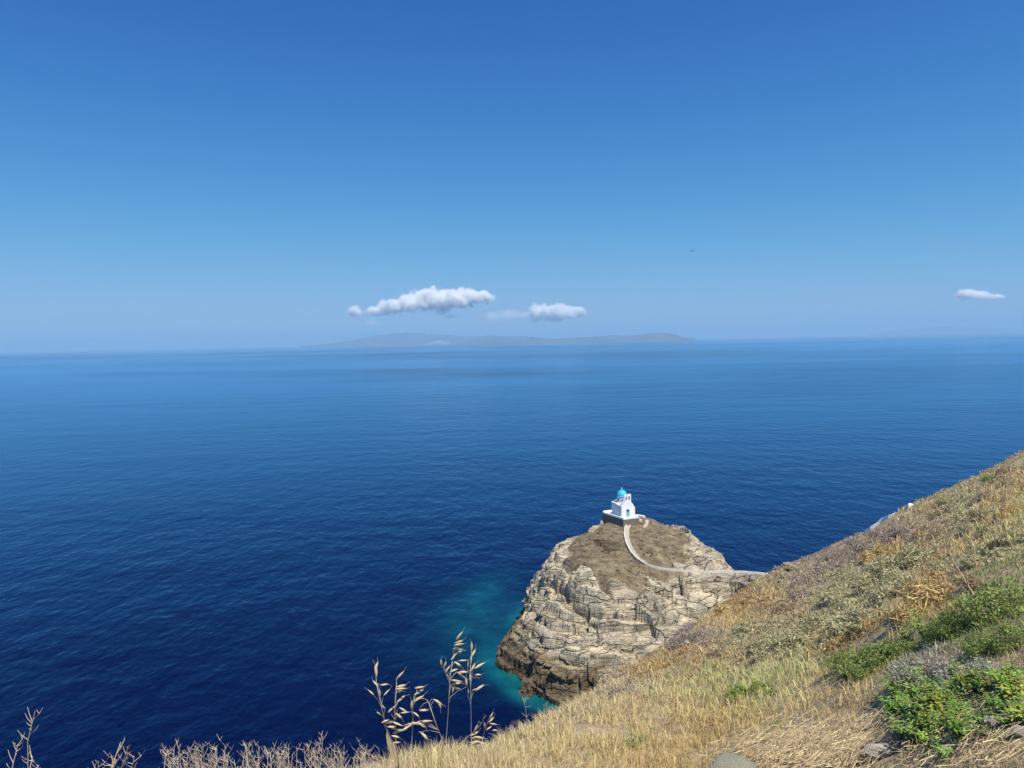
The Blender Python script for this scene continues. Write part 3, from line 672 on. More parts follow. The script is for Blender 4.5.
# the paved path over the headland
def catmull(P_, n=8):
    out = []
    for i in range(len(P_) - 1):
        p0, p1, p2, p3 = P_[max(i - 1, 0)], P_[i], P_[i + 1], P_[min(i + 2, len(P_) - 1)]
        for k in range(n):
            t_ = k / n; out.append(.5 * ((2 * p1) + (-p0 + p2) * t_ + (2 * p0 - 5 * p1 + 4 * p2 - p3) * t_ ** 2 + (-p0 + 3 * p1 - 3 * p2 + p3) * t_ ** 3))
    out.append(P_[-1]); return out
pp = [Vector(p) for p in PATHW[::6]]; cl_ = catmull(pp, 4)
zz_ = [p.z for p in cl_]
cl_ = [Vector((p.x + .16 * float(perlin(i * .45, 3.3)), p.y + .16 * float(perlin(i * .45, 9.1)), z + .06)) for i, (p, z) in enumerate(zip(cl_, zz_))]
pa = bmesh.new(); ribbon_wall(pa, cl_, .85, .02); pth = bm_obj('footpath', pa, pave, None); tag(pth, kind='structure')
def offset(pts, d):
    out = []
    for i, p in enumerate(pts):
        a = pts[min(i + 1, len(pts) - 1)] - pts[max(i - 1, 0)]; n_ = Vector((-a.y, a.x, 0)).normalized(); out.append(p + n_ * d)
    return out
wb = bmesh.new(); ribbon_wall(wb, offset(cl_, -.55), .24, [.42 + .06 * math.sin(i * .7) for i in range(len(cl_))]); w1 = bm_obj('path_wall', wb, whiteold, None)
tag(w1, 'low pale wall along the near edge of the curving headland path', 'wall')
wb = bmesh.new(); q_ = offset(cl_[:50], .55); ribbon_wall(wb, q_, .16, [.12 + .05 * math.sin(i * .9) for i in range(len(q_))]); w1 = bm_obj('path_wall', wb, whiteold, None)
tag(w1, 'low pale kerb along the uphill edge of the path just below the chapel', 'wall')
bm = bmesh.new(); sp2 = [pick(IB, *q) for q in ((647,521),(646.5,525),(644,528.5))]; sp2 = [p + Vector((0, 0, .2)) for p in sp2 if p is not None]
if len(sp2) > 1: ribbon_wall(bm, catmull(sp2, 5), .9, .12); w1 = bm_obj('stone_steps', bm, pave, None); tag(w1, 'short flight of pale stone steps right of the path below the yard', 'steps')

# ------------------------------------------------------------------ vegetation materials (colour from the plants' own tint)
def veg_mat(name, rough=.85, trans=.25):
    m, t, b = new_mat(name)
    a = N(t, 'ShaderNodeAttribute', attribute_name='tint'); b.inputs['Roughness'].default_value = rough; b.inputs['Specular IOR Level'].default_value = .2
    t.links.new(a.outputs['Color'], b.inputs['Base Color'])
    if trans:
        tr = N(t, 'ShaderNodeBsdfTranslucent'); t.links.new(a.outputs['Color'], tr.inputs['Color']); mx = N(t, 'ShaderNodeMixShader'); mx.inputs[0].default_value = trans
        t.links.new(b.outputs[0], mx.inputs[1]); t.links.new(tr.outputs[0], mx.inputs[2]); t.links.new(mx.outputs[0], t.nodes['Material Output'].inputs['Surface'])
    return m
VEG = veg_mat('leaf_and_straw')
TWIG = veg_mat('dry_twig', .9, 0)
PAL = dict(gold=(.56,.415,.185), pale=(.60,.485,.26), tan=(.49,.39,.23), mauve=(.40,.315,.25), orange=(.45,.30,.135), grey=(.43,.405,.31), greygreen=(.47,.43,.24),
           yellowgreen=(.48,.47,.20), green=(.22,.27,.08), dark=(.13,.11,.07), brown=(.34,.25,.155), litter=(.42,.31,.19))
PAL = {k: np.array(v) for k, v in PAL.items()}
ZN = [  # px, py, rx, ry, kind, weight : what grows where on the slope
 (500,760,120,30,'pale',1.2),(600,735,80,30,'pale',1.),(640,750,80,40,'gold',1.2),(560,755,50,25,'gold',.8),(720,735,60,40,'gold',1.3),(640,700,60,25,'pale',1.0),(700,690,60,30,'yellowgreen',.9),
 (760,690,45,25,'yellowgreen',1.0),(800,665,50,20,'yellowgreen',.6),(745,655,50,15,'tan',1.),(690,660,40,12,'orange',.8),(740,600,28,14,'orange',.9),(720,618,30,10,'gold',1.1),(765,590,22,10,'gold',1.),
 (680,640,30,12,'mauve',1.2),(620,690,36,14,'mauve',1.2),(580,712,26,9,'mauve',.8),(650,675,40,10,'orange',.7),(840,555,45,14,'mauve',1.6),(890,533,26,12,'mauve',1.4),(800,580,22,16,'mauve',.9),
 (795,610,28,22,'tan',1.4),(790,570,20,8,'gold',.8),(885,553,26,9,'gold',1.8),(900,545,20,8,'orange',.8),(895,570,50,22,'greygreen',1.4),(860,600,50,25,'greygreen',1.4),(800,640,45,20,'greygreen',1.2),
 (930,590,30,22,'orange',1.3),(915,605,28,16,'gold',1.0),(840,650,34,20,'orange',.9),(870,625,30,10,'orange',.7),(960,545,26,12,'gold',.9),(940,530,30,12,'tan',1.),(1000,500,22,26,'gold',1.3),(1015,510,12,20,'yellowgreen',.8),
 (965,505,35,20,'greygreen',1.0),(925,508,16,10,'gold',1.0),(985,480,30,14,'tan',1.3),(1010,465,16,12,'tan',1.),(905,520,14,5,'pale',.8),(985,555,30,20,'greygreen',.8),(960,570,18,14,'litter',1.),
 (1000,600,40,35,'green',1.2),(945,625,40,18,'green',.8),(870,655,40,14,'green',.9),(935,665,45,16,'grey',1.2),(1000,665,26,20,'tan',1.1),(955,710,60,40,'green',1.6),(840,700,50,22,'gold',.7),(830,690,60,30,'litter',.9),
 (800,745,60,28,'litter',1.6),(870,735,30,30,'litter',1.2),(1000,755,60,16,'tan',1.4),(1015,700,16,20,'litter',.8),(845,765,60,16,'tan',.8),(780,720,20,14,'tan',.5)]
def zone_mix(px, py, g):
    px = px + g.normal(size=len(px)) * 5; py = py + g.normal(size=len(py)) * 3.5
    col = np.zeros((len(px), 3)); wt = np.full(len(px), .10); col += PAL['tan'] * .10; best = np.zeros(len(px)); kid = np.full(len(px), -1)
    wts = np.stack([z[5] * np.exp(-(((px - z[0]) / z[2]) ** 2 + ((py - z[1]) / z[3]) ** 2)) for z in ZN], 1)
    wts = wts ** 1.6 + 1e-5; cum = np.cumsum(wts, 1); u = g.random(len(px)) * cum[:, -1]
    k = (cum < u[:, None]).sum(1).clip(0, len(ZN) - 1)
    names = np.array([z[4] for z in ZN]); kinds = names[k]
    pal = np.array([PAL[z[4]] for z in ZN]); return pal[k], kinds

def blades(name, P, hgt, wid, lean, yaw, col, mat=VEG, bend=.5):
    """P (n,3) feet; narrow tapered blades that bend over"""
    n = len(P); ca, sa = np.cos(yaw), np.sin(yaw); side = np.stack([-sa, ca, np.zeros(n)], 1); fw = np.stack([ca, sa, np.zeros(n)], 1); up = np.array([0, 0, 1.])
    mid = P + fw * (lean * hgt * .35)[:, None] + up * (hgt * (.6 - .2 * np.abs(lean)))[:, None]; tip = P + fw * (lean * hgt * (.35 + bend))[:, None] + up * (hgt * (1 - .5 * np.abs(lean)).clip(.12))[:, None]
    w2 = (wid / 2)[:, None]
    V = np.stack([P - side * w2, P + side * w2, mid + side * w2 * .8, mid - side * w2 * .8, tip], 1).reshape(-1, 3)
    o_ = np.arange(n)[:, None] * 5
    Q = o_ + np.array([0, 1, 2, 3]); T = o_ + np.array([3, 2, 4])
    return np_mesh2(name, V, [Q, T], mat, np.repeat(col, 5, 0))
def np_mesh2(name, V, F, mat, colors, parent=None):
    me = bpy.data.meshes.new(name); V = np.asarray(V, np.float32); groups = [np.asarray(g, np.int32) for g in F if len(g)]
    loops = np.concatenate([g.ravel() for g in groups]); tot = np.concatenate([np.full(len(g), g.shape[1], np.int32) for g in groups]); start = np.concatenate([[0], np.cumsum(tot)[:-1]]).astype(np.int32)
    me.vertices.add(len(V)); me.vertices.foreach_set('co', V.ravel()); me.loops.add(len(loops)); me.loops.foreach_set('vertex_index', loops); me.polygons.add(len(tot)); me.polygons.foreach_set('loop_start', start)
    me.update(calc_edges=True)
    a = me.color_attributes.new('tint', 'FLOAT_COLOR', 'POINT'); c = np.ones((len(V), 4), np.float32); c[:, :3] = colors; a.data.foreach_set('color', c.ravel())
    o = bpy.data.objects.new(name, me); COL.objects.link(o); me.materials.append(mat)
    if parent: o.parent = parent
    return o

# ---- the sward: dry grass over the whole slope, short and dense, one mass
g = np.random.default_rng(21)
n = 780000
az = np.radians(g.uniform(-44, 64, n)); r = np.exp(g.uniform(np.log(1.0), np.log(105), n))
rs_ = np.exp(pchip_like(az, az_c, np.log(rs_c))); keepm = (r < rs_ * 1.25 + 1) ; az, r = az[keepm], r[keepm]
x, y = r * np.sin(az), r * np.cos(az)
clump = fbm(x * 1.1, y * 1.1, 3, 2) + .6 * fbm(x * 4, y * 4, 7, 2)
keepm = clump > g.uniform(-.9, .35, len(x)); x, y, r, az, clump = x[keepm], y[keepm], r[keepm], az[keepm], clump[keepm]
z = hill_z(x, y); P = np.stack([x, y, z - .01], 1)
px, py = project(P); kp = np.ones(len(px), bool)
for (cx_, cy_, rx_, ry_) in ((885, 756, 17, 13), (945, 758, 9, 9), (990, 731, 9, 9), (1019, 740, 9, 10), (806, 731, 5, 6), (898, 736, 9, 8), (731, 772, 22, 20), (880, 523, 18, 8), (909, 506, 4, 4)):
    kp &= ((px - cx_) / rx_) ** 2 + ((py - cy_) / ry_) ** 2 > 1
x, y, z, r, az, clump, P, px, py = x[kp], y[kp], z[kp], r[kp], az[kp], clump[kp], P[kp], px[kp], py[kp]
col, kinds = zone_mix(px, py, g)
hm_ = {'gold': .30, 'pale': .30, 'tan': .18, 'mauve': .20, 'orange': .26, 'grey': .16, 'greygreen': .17, 'yellowgreen': .26, 'green': .14, 'dark': .12, 'brown': .14, 'litter': .09}
hh = np.array([hm_[k] for k in kinds]) * g.uniform(.45, 1.25, len(x)) * (1 + .5 * clump.clip(-.6, .8))
hh *= np.interp(r, [1, 2.5, 5, 12, 40], [.26, .30, .42, .6, .75])
ww = np.maximum(.0020, .00085 * r) * g.uniform(.6, 1.5, len(x))
lean = g.normal(.2, .8, len(x)).clip(-1.5, 1.6); lean = np.where(kinds == 'litter', g.uniform(.6, 1.6, len(x)), lean)
col = col * g.lognormal(0, .22, len(x))[:, None] * (1 + g.normal(0, .05, (len(x), 3)))
so_ = blades('dry_grass', P, hh, ww, lean, g.uniform(0, 6.28, len(x)), col.clip(.01, .85))
tag(so_, 'dry golden and tan grass covering the whole near slope', 'grass', kind='stuff')

# ---- fallen straw
n = 4200; m__ = int(n * .72); px = np.concatenate([g.normal(800, 36, m__), g.uniform(700, 1024, n - m__)]); py = np.concatenate([g.normal(752, 11, m__), g.uniform(715, 768, n - m__)])
kp = np.ones(n, bool)
for (cx_, cy_, rx_, ry_) in ((885, 754, 18, 14), (945, 756, 9, 9), (990, 729, 9, 9), (1019, 738, 9, 10), (806, 730, 5, 6), (898, 734, 9, 8), (731, 780, 24, 20)): kp &= ((px - cx_) / rx_) ** 2 + ((py - cy_) / ry_) ** 2 > 1
px, py = px[kp], py[kp]
d = ray(px, py); rrs = []
pts = []
for q in d:
    h_ = HB.ray_cast(Vector((0, 0, EYE)), Vector(q).normalized(), 60)
    pts.append(tuple(h_[0]) if h_[0] is not None else (0, 0, -50))
P = np.array(pts); P = P[P[:, 2] > 0]; n = len(P)
yaw = g.normal(.2, 1.0, n) + (g.random(n) > .5) * math.pi; L_s = g.uniform(.03, .16, n)
fw = np.stack([np.cos(yaw), np.sin(yaw), np.zeros(n)], 1); sd2 = np.stack([-np.sin(yaw), np.cos(yaw), np.zeros(n)], 1); w2 = g.uniform(.0007, .0022, n)[:, None]
P2_ = P + fw * L_s[:, None]; P2_[:, 2] = hill_z(P2_[:, 0], P2_[:, 1]); P[:, 2] += g.uniform(.005, .06, n); P2_[:, 2] += g.uniform(.005, .08, n)
up = np.array([0, 0, 1.]) 
V = np.stack([P - sd2 * w2, P + sd2 * w2, P2_ + sd2 * w2, P2_ - sd2 * w2, P + up * w2 * 1.5, P2_ + up * w2 * 1.5], 1).reshape(-1, 3); o_ = np.arange(n)[:, None] * 6
colr = np.where(g.random((n, 1)) > .55, PAL['pale'], PAL['litter'] * .9) * g.lognormal(0, .25, (n, 1))
so_ = np_mesh2('straw_litter', V, [o_ + np.array([0, 4, 5, 3]), o_ + np.array([4, 1, 2, 5])], TWIG, np.repeat(colr.clip(0, .85), 6, 0)); tag(so_, 'fallen dry straw lying on the ground at the bottom', 'straw', kind='stuff')

# ---- shrubs
def leafball(name, nleaf, ls, col, seed, hgt=.75, lump=.35, inner=.45, twigs=30, asp=2.0, spread=.18, flat=0.0, tcol=None):
    """unit-radius cushion of separate leaves on a lumpy dome, plus bare twigs poking out"""
    g = np.random.default_rng(seed); d = g.normal(size=(nleaf, 3)); d[:, 2] = np.abs(d[:, 2]) * 1.0; d /= np.linalg.norm(d, axis=1)[:, None]
    rl = 1 + lump * fbm(d[:, 0] * 1.7 + seed, d[:, 1] * 1.7, d[:, 2] * 1.7, 3)
    rad_ = rl * (inner + (1 - inner) * g.random(nleaf) ** .45); c = d * rad_[:, None] * np.array([1, 1, hgt])
    nr = d + g.normal(size=d.shape) * .8; nr /= np.linalg.norm(nr, axis=1)[:, None]
    a = np.cross(nr, g.normal(size=d.shape)); a /= np.linalg.norm(a, axis=1)[:, None]; b_ = np.cross(nr, a)
    s_ = ls * g.uniform(.6, 1.4, nleaf)[:, None]; a = a * s_ * asp; b_ = b_ * s_ * .5
    V = np.stack([c - a * .5, c + b_ * .55 - a * .05, c + a * .5 + nr * s_ * .2, c - b_ * .55 - a * .05], 1).reshape(-1, 3); F = np.arange(nleaf * 4).reshape(-1, 4)
    cc = np.array(col) * g.lognormal(0, spread, (nleaf, 1)) * (1 + g.normal(0, .06, (nleaf, 3))); cols = np.repeat(cc, 4, 0)
    # twigs: thin three-sided sticks from the root outwards
    td = g.normal(size=(twigs, 3)); td[:, 2] = np.abs(td[:, 2]) + .3; td /= np.linalg.norm(td, axis=1)[:, None]; te = td * np.array([1, 1, hgt]) * g.uniform(.8, 1.18, (twigs, 1)); tw_ = ls * .16
    off = np.array([(1, 0, 0), (-.5, .87, 0), (-.5, -.87, 0)]) * tw_
    TV = np.concatenate([np.repeat((td * .05)[:, None], 3, 1) + off, np.repeat(te[:, None], 3, 1) + off * .4], 1).reshape(-1, 3) 
    base = len(V) + np.arange(twigs)[:, None] * 6; TF = np.concatenate([base + np.array(q) for q in ((0, 1, 4, 3), (1, 2, 5, 4), (2, 0, 3, 5))])
    tc = np.tile(np.array(tcol if tcol is not None else (.30, .24, .17)), (len(TV), 1))
    me_o = np_mesh2(name, np.concatenate([V, TV]), [F, TF], VEG, np.concatenate([cols, tc]).clip(.005, .8)); me = me_o.data; bpy.data.objects.remove(me_o); return me
KIND = {
 'greygreen': [leafball('cushion_foliage', 1500, .10, PAL['greygreen'] * 1.0, s, .62, .35, .5, 40) for s in (1, 2, 3)],
 'grey': [leafball('dry_foliage', 2600, .055, PAL['grey'] * 1.05, s, .6, .4, .2, 260, 2.6, .3, tcol=(.30,.27,.23)) for s in (4, 5)],
 'mauve': [leafball('thyme_foliage', 1500, .085, PAL['mauve'] * 1.02, s, .6, .35, .4, 120, 2.2, .28, tcol=(.30,.23,.19)) for s in (6, 7, 8)],
 'brown': [leafball('brown_foliage', 1300, .10, PAL['brown'], s, .65, .4, .4, 60, 2, .3) for s in (9, 10)],
 'dark': [leafball('dark_foliage', 1300, .11, np.array((.13, .125, .07)), s, .7, .4, .4, 40) for s in (11,)],
 'green': [leafball('green_foliage', 3600, .058, np.array((.235, .30, .085)), s, .7, .5, .35, 60, 1.7, .35) for s in (12, 13, 14)],
 'yellowgreen': [leafball('pale_green_foliage', 1500, .08, np.array((.24, .32, .08)), s, .8, .5, .3, 40, 3.0, .3) for s in (15,)],
 'gold': [leafball('straw_tuft', 1100, .09, PAL['gold'] * 1.05, s, .8, .4, .2, 200, 4.5, .25, tcol=(.5,.38,.17)) for s in (16, 17)],
}
kindname = {'greygreen': 'cushion_shrub', 'grey': 'dry_shrub', 'mauve': 'thyme_shrub', 'brown': 'brown_shrub', 'dark': 'dark_shrub', 'green': 'leafy_shrub', 'yellowgreen': 'weed_plant', 'gold': 'grass_tuft'}
SH = [  # px, py of the foot, width px, kind, label
 (948,502,15,'greygreen','grey-green cushion shrub just below the skyline, nearest to the small white stone'),
 (939,503,7,'dark','tiny dark shrub touching the left side of the cushion shrub near the skyline'),
 (941,515,13,'brown','brown twiggy shrub below the tiny dark shrub near the skyline'),
 (954,510,13,'brown','low reddish brown shrub directly under the grey-green shrub near the skyline'),
 (977,502,11,'mauve','small mauve shrub halfway up the upper right slope, left one of a touching pair'),
 (987,497,14,'mauve','wide mauve shrub, right one of a touching pair on the upper right slope'),
 (978,515,13,'brown','dark brown shrub on the upper slope below the mauve pair'),
 (992,515,20,'greygreen','broad grey-green shrub on the upper slope between the mauve pair and the golden grass'),
 (1006,474,15,'brown','rusty brown shrub highest on the slope near the right edge'),
 (990,481,13,'green','low olive green shrub just under the skyline near the right edge'),
 (1005,485,7,'dark','small dark shrub below the rusty brown shrub near the right edge'),
 (947,522,11,'mauve','small mauve shrub at the upper end of the pale fallen stalk'),
 (971,530,18,'greygreen','grey-green shrub on the mid slope above the yellowish grass, left of the darkest clump'),
 (992,532,22,'greygreen','wide pale grey-green shrub above the darkest clump on the mid slope'),
 (984,541,15,'dark','darkest round clump on the mid slope, right of centre'),
 (1015,537,18,'greygreen','grey-green shrub at the right edge above the green bush'),
 (895,540,24,'mauve',"mauve shrub left of the dark brown one at the upper end of the purple strip"),(880,535,20,'mauve',"mauve shrub closest under the whitewashed skyline wall"),(870,551,26,'mauve',"widest mauve shrub, in the middle of the purple strip below the white wall"),(845,567,24,'mauve',"mauve shrub just above the grey-green bank, left of the small brown shrub"),(825,571,19,'mauve',"mauve shrub midway between the rock outcrop and the small brown shrub"),(815,582,22,'mauve',"mauve shrub touching the upper left corner of the grey-green bank"),(800,586,17,'mauve',"lowest mauve shrub of the purple strip, nearest to the rock outcrop"),(908,534,20,'mauve',"highest mauve shrub, right end of the purple strip below the tiny white block"),(858,545,18,'mauve',"mauve shrub on the skyline left of the whitewashed wall"),(835,557,16,'mauve',"small mauve shrub on the skyline between the white wall and the rock outcrop"),
 (862,560,12,'brown','small brown shrub between the mauve strip and the golden grass patch'),
 (936,536,12,'brown','small dark brown shrub right of the mauve strip, above golden grass'),
 (897,572,40,'greygreen',"broad grey-green shrub at the top centre of the middle bank, under golden grass"),(921,562,34,'greygreen',"grey-green shrub at the upper right of the middle bank"),(872,588,34,'greygreen',"grey-green shrub left of centre in the upper row of the middle bank"),(892,598,38,'greygreen',"grey-green shrub in the very centre of the middle bank"),(850,608,30,'greygreen',"grey-green shrub at the left side of the middle bank"),(852,630,44,'greygreen',"widest grey-green shrub, along the lower edge of the middle bank"),(820,625,32,'greygreen',"grey-green shrub at the lower left corner of the middle bank"),(868,618,30,'greygreen',"grey-green shrub above the dark clump at the foot of the middle bank"),(914,590,28,'greygreen',"grey-green shrub left of the large golden grass tuft"),(940,567,20,'greygreen',"smallest grey-green shrub, at the right tip of the middle bank"),(905,583,30,'greygreen',"grey-green shrub between the top centre and the golden tuft side of the middle bank"),(835,600,24,'greygreen',"small grey-green shrub at the upper left of the middle bank"),
 (802,650,46,'greygreen','large pale grey-green shrub left of the dark green weeds'),
 (778,656,36,'greygreen','pale grey-green shrub just left of the largest pale one, above the straw'),
 (858,636,20,'dark','dark clump at the foot of the grey-green shrub bank'),
 (840,640,16,'brown','brown clump left of the dark one at the foot of the grey-green bank'),
 (800,597,20,'mauve','faded mauve shrub on bare tan slope left of the grey-green bank'),
 (788,612,24,'brown','faded brown shrub on the tan slope below the rock outcrop'),
 (812,603,12,'greygreen','small olive shrub between the faded mauve shrub and the grey-green bank'),
 (685,647,30,'mauve',"widest mauve shrub against the foot of the tan headland rock"),(671,640,20,'mauve',"small mauve shrub left of the widest one against the headland rock"),(702,639,20,'mauve',"small mauve shrub right of the widest one against the headland rock"),(657,656,18,'mauve',"lowest left mauve shrub of the group against the headland rock"),
 (750,634,28,'greygreen','grey-green shrub with a dark gap above the yellow grass, left of the pale ones'),
 (766,648,32,'greygreen','bluish grey-green shrub between the dark-gapped one and the pale ones'),
 (736,646,20,'greygreen','small grey shrub at the left end of the grey-green row'),
 (745,628,12,'dark','small dark shrub in front of the left grey-green row'),
 (720,656,18,'brown','brown shrub between the mauve group and the yellow grass'),
 (622,698,28,'mauve','dense purple-brown shrub hanging over the cliff edge in front of the rock'),
 (604,697,16,'mauve','thin mauve shrub left of the dense purple-brown one at the cliff edge'),
 (588,706,14,'mauve','small mauve shrub lowest along the cliff edge'),
 (975,586,26,'brown','rusty dead shrub above the green bush, beside the leaning dry stalk'),
 (1010,557,28,'greygreen',"grey-green shrub directly above the top of the large green bush"),
 (977,563,22,'greygreen','dark grey-green shrub above the rusty dead one'),
 (1000,548,18,'dark','dark clump behind the shrub above the large green bush'),
 (926,680,52,'grey','large grey dead thorny shrub above the bright green weeds'),
 (957,672,40,'grey','grey dead shrub right of the largest grey one, above the bright green weeds'),
 (990,672,32,'grey','smallest grey dead shrub above the right end of the green weeds'),
 (905,742,30,'grey','small grey dead tangle at the left foot of the bright green weeds'),
 (1003,612,62,'green','large leafy green bush at the right edge'),
 (962,630,44,'green','leafy green bush just left of the large one at the right edge'),
 (1018,645,42,'green','dark green bush below the large one at the right edge'),
 (940,640,32,'green','small green bush at the left end of the right edge bushes'),
 (985,652,38,'green','low green bush under the right edge bushes, above the dead grey shrubs'),
 (884,662,42,'green','widest of the dark green weeds in the middle of the lower slope'),
 (907,652,30,'green','dark green weed at the upper right end of the middle weeds'),
 (850,666,36,'green','dark green weed at the lower left end of the middle weeds'),
 (868,676,30,'green','low green weed in front of the middle weeds'),
 (779,728,15,'green','small dark green sprig beside the fallen straw heap'),
 (741,697,24,'yellowgreen','bright yellow-green weed in the straw grass'),
 (762,690,20,'yellowgreen','pale yellow-green weed right of the bright one in the straw grass'),
 (885,552,18,'gold',"golden tuft in the middle of the three under the purple strip"),(872,560,18,'gold',"leftmost golden tuft of the three under the purple strip"),(896,557,16,'gold',"rightmost golden tuft of the three under the purple strip"),
 (930,604,40,'gold','large golden grass tuft between the grey-green bank and the green bushes'),
 (912,620,34,'gold','golden grass tuft below the large golden one'),
 (1014,512,18,'gold','yellow grass tuft at the right edge high on the slope'),
 (1003,518,14,'gold','yellow grass tuft left of the one at the right edge'),
 (726,612,20,'gold','golden grass tuft where the slope meets the grey crevices of the headland'),
 (752,604,20,'gold','golden grass tuft right of the grey crevices, near the end of the path')]
for i, (px_, py_, wpx, kd, lab) in enumerate(SH):
    p = pick(HB, px_, py_)
    if p is None:
        for dy in range(1, 14):
            p = pick(HB, px_, py_ + dy)
            if p is not None: break
    if p is None: continue
    dist_ = (p - Vector((0, 0, EYE))).length; R_ = wpx * dist_ / FPX / 2 * 1.12
    o = bpy.data.objects.new(kindname[kd], KIND[kd][i % len(KIND[kd])]); COL.objects.link(o)
    o.location = p - Vector((0, 0, R_ * .12)); zs = 1.0 if dist_ < 40 else .8
    o.scale = (R_, R_, R_ * zs * random.uniform(.85, 1.1)); o.rotation_euler = (random.uniform(-.1, .1), random.uniform(-.1, .1), random.uniform(0, 6.28))
    cat = {'gold': 'grass tuft', 'yellowgreen': 'weed'}.get(kd, 'shrub')
    tag(o, lab, cat, {'green': 'green plants on the slope', 'gold': 'golden grass tufts', 'yellowgreen': 'green plants on the slope', 'mauve': 'mauve shrubs on the slope', 'greygreen': 'grey-green shrubs on the slope'}.get(kd, 'brown and grey shrubs on the slope'))
# ---- low scrub between the named shrubs and on the headland: one mass each
def scrub(name, P, size, col, label, nl=26, seed=3, lf=.34):
    g = np.random.default_rng(seed); n = len(P); d = g.normal(size=(n, nl, 3)); d[..., 2] = np.abs(d[..., 2]); d /= np.linalg.norm(d, axis=-1, keepdims=True)
    c = P[:, None] + d * (size[:, None, None] * g.uniform(.5, 1.05, (n, nl, 1))) * np.array([1, 1, .7])
    a = g.normal(size=(n, nl, 3)); a /= np.linalg.norm(a, axis=-1, keepdims=True); b_ = np.cross(a, g.normal(size=a.shape)); b_ /= np.linalg.norm(b_, axis=-1, keepdims=True)
    s_ = size[:, None, None] * lf; V = np.stack([c - a * s_, c + b_ * s_ * .6, c + a * s_, c - b_ * s_ * .6], 2).reshape(-1, 3)
    cc = (col[:, None] * g.lognormal(0, .2, (n, nl, 1))).reshape(-1, 3); o = np_mesh2(name, V, [np.arange(len(V)).reshape(-1, 4)], VEG, np.repeat(cc, 4, 0).clip(0, .8)); tag(o, label, 'scrub', kind='stuff'); return o
n = 6500; az = np.radians(g.uniform(-2, 40, n)); r = np.exp(g.uniform(np.log(9), np.log(100), n)); rs_ = np.exp(pchip_like(az, az_c, np.log(rs_c))); kp = r < rs_ * 1.1; az, r = az[kp], r[kp]
x, y = r * np.sin(az), r * np.cos(az); P = np.stack([x, y, hill_z(x, y) - .02], 1); px, py = project(P); col, kinds = zone_mix(px, py, g)
kp = ~np.isin(kinds, ['gold', 'pale', 'litter', 'yellowgreen', 'green']) & ~((px > 862) & (px < 914) & (np.abs(py - (533 - .65 * (px - 866))) < 8)); P, col, r = P[kp], col[kp], r[kp]
scrub('low_scrub', P, np.clip(.06 + .0035 * r, .08, .36) * g.uniform(.6, 1.5, len(P)), col * .95, 'low mixed scrub filling the slope between the larger shrubs', 60, 3, .17)
n = 3400; gxs = g.uniform(0, 80, n); gys = g.uniform(165, 232, n); ix = ((gxs + 12) / G).astype(int); iy = ((gys - 140) / G).astype(int)
rk_ = rock[iy, ix]; dn = fbm(gxs * .12, gys * .12, 5, 3); kp = (rk_ < .35 + .3 * (g.random(n) > .8)) & (sd_.reshape(X.shape)[iy, ix] > 5) & (dn + g.normal(0, .3, n) > -.25); gxs, gys, ix, iy, dn = gxs[kp], gys[kp], ix[kp], iy[kp], dn[kp]
lc = (M4.inverted() @ Matrix.Identity(4)); loc_ = [lc @ Vector((a, b_, 24)) for a, b_ in zip(gxs, gys)]
pc = np.array([(p.x, p.y) for p in cl_]); dmin = np.array([np.min(np.hypot(pc[:, 0] - a, pc[:, 1] - b_)) for a, b_ in zip(gxs, gys)])
kp = np.array([not (-3.2 < p.x < W_ + 3.2 and -3 < p.y < 11) for p in loc_]) & (dmin > 1.6)
gxs, gys, ix, iy, dn = gxs[kp], gys[kp], ix[kp], iy[kp], dn[kp]
P = np.stack([gxs, gys, np.array([isl_z(a, b_) for a, b_ in zip(gxs, gys)])], 1)
u_ = g.random(len(P))[:, None]; col = np.where(u_ < .35, PAL['brown'] * .8, np.where(u_ < .62, PAL['tan'], np.where(u_ < .8, PAL['dark'], PAL['gold'] * .75)))
scrub('headland_scrub', P, g.uniform(.14, .48, len(P)), col, 'low dry brown scrub dotted over the top of the headland', 22, 8)

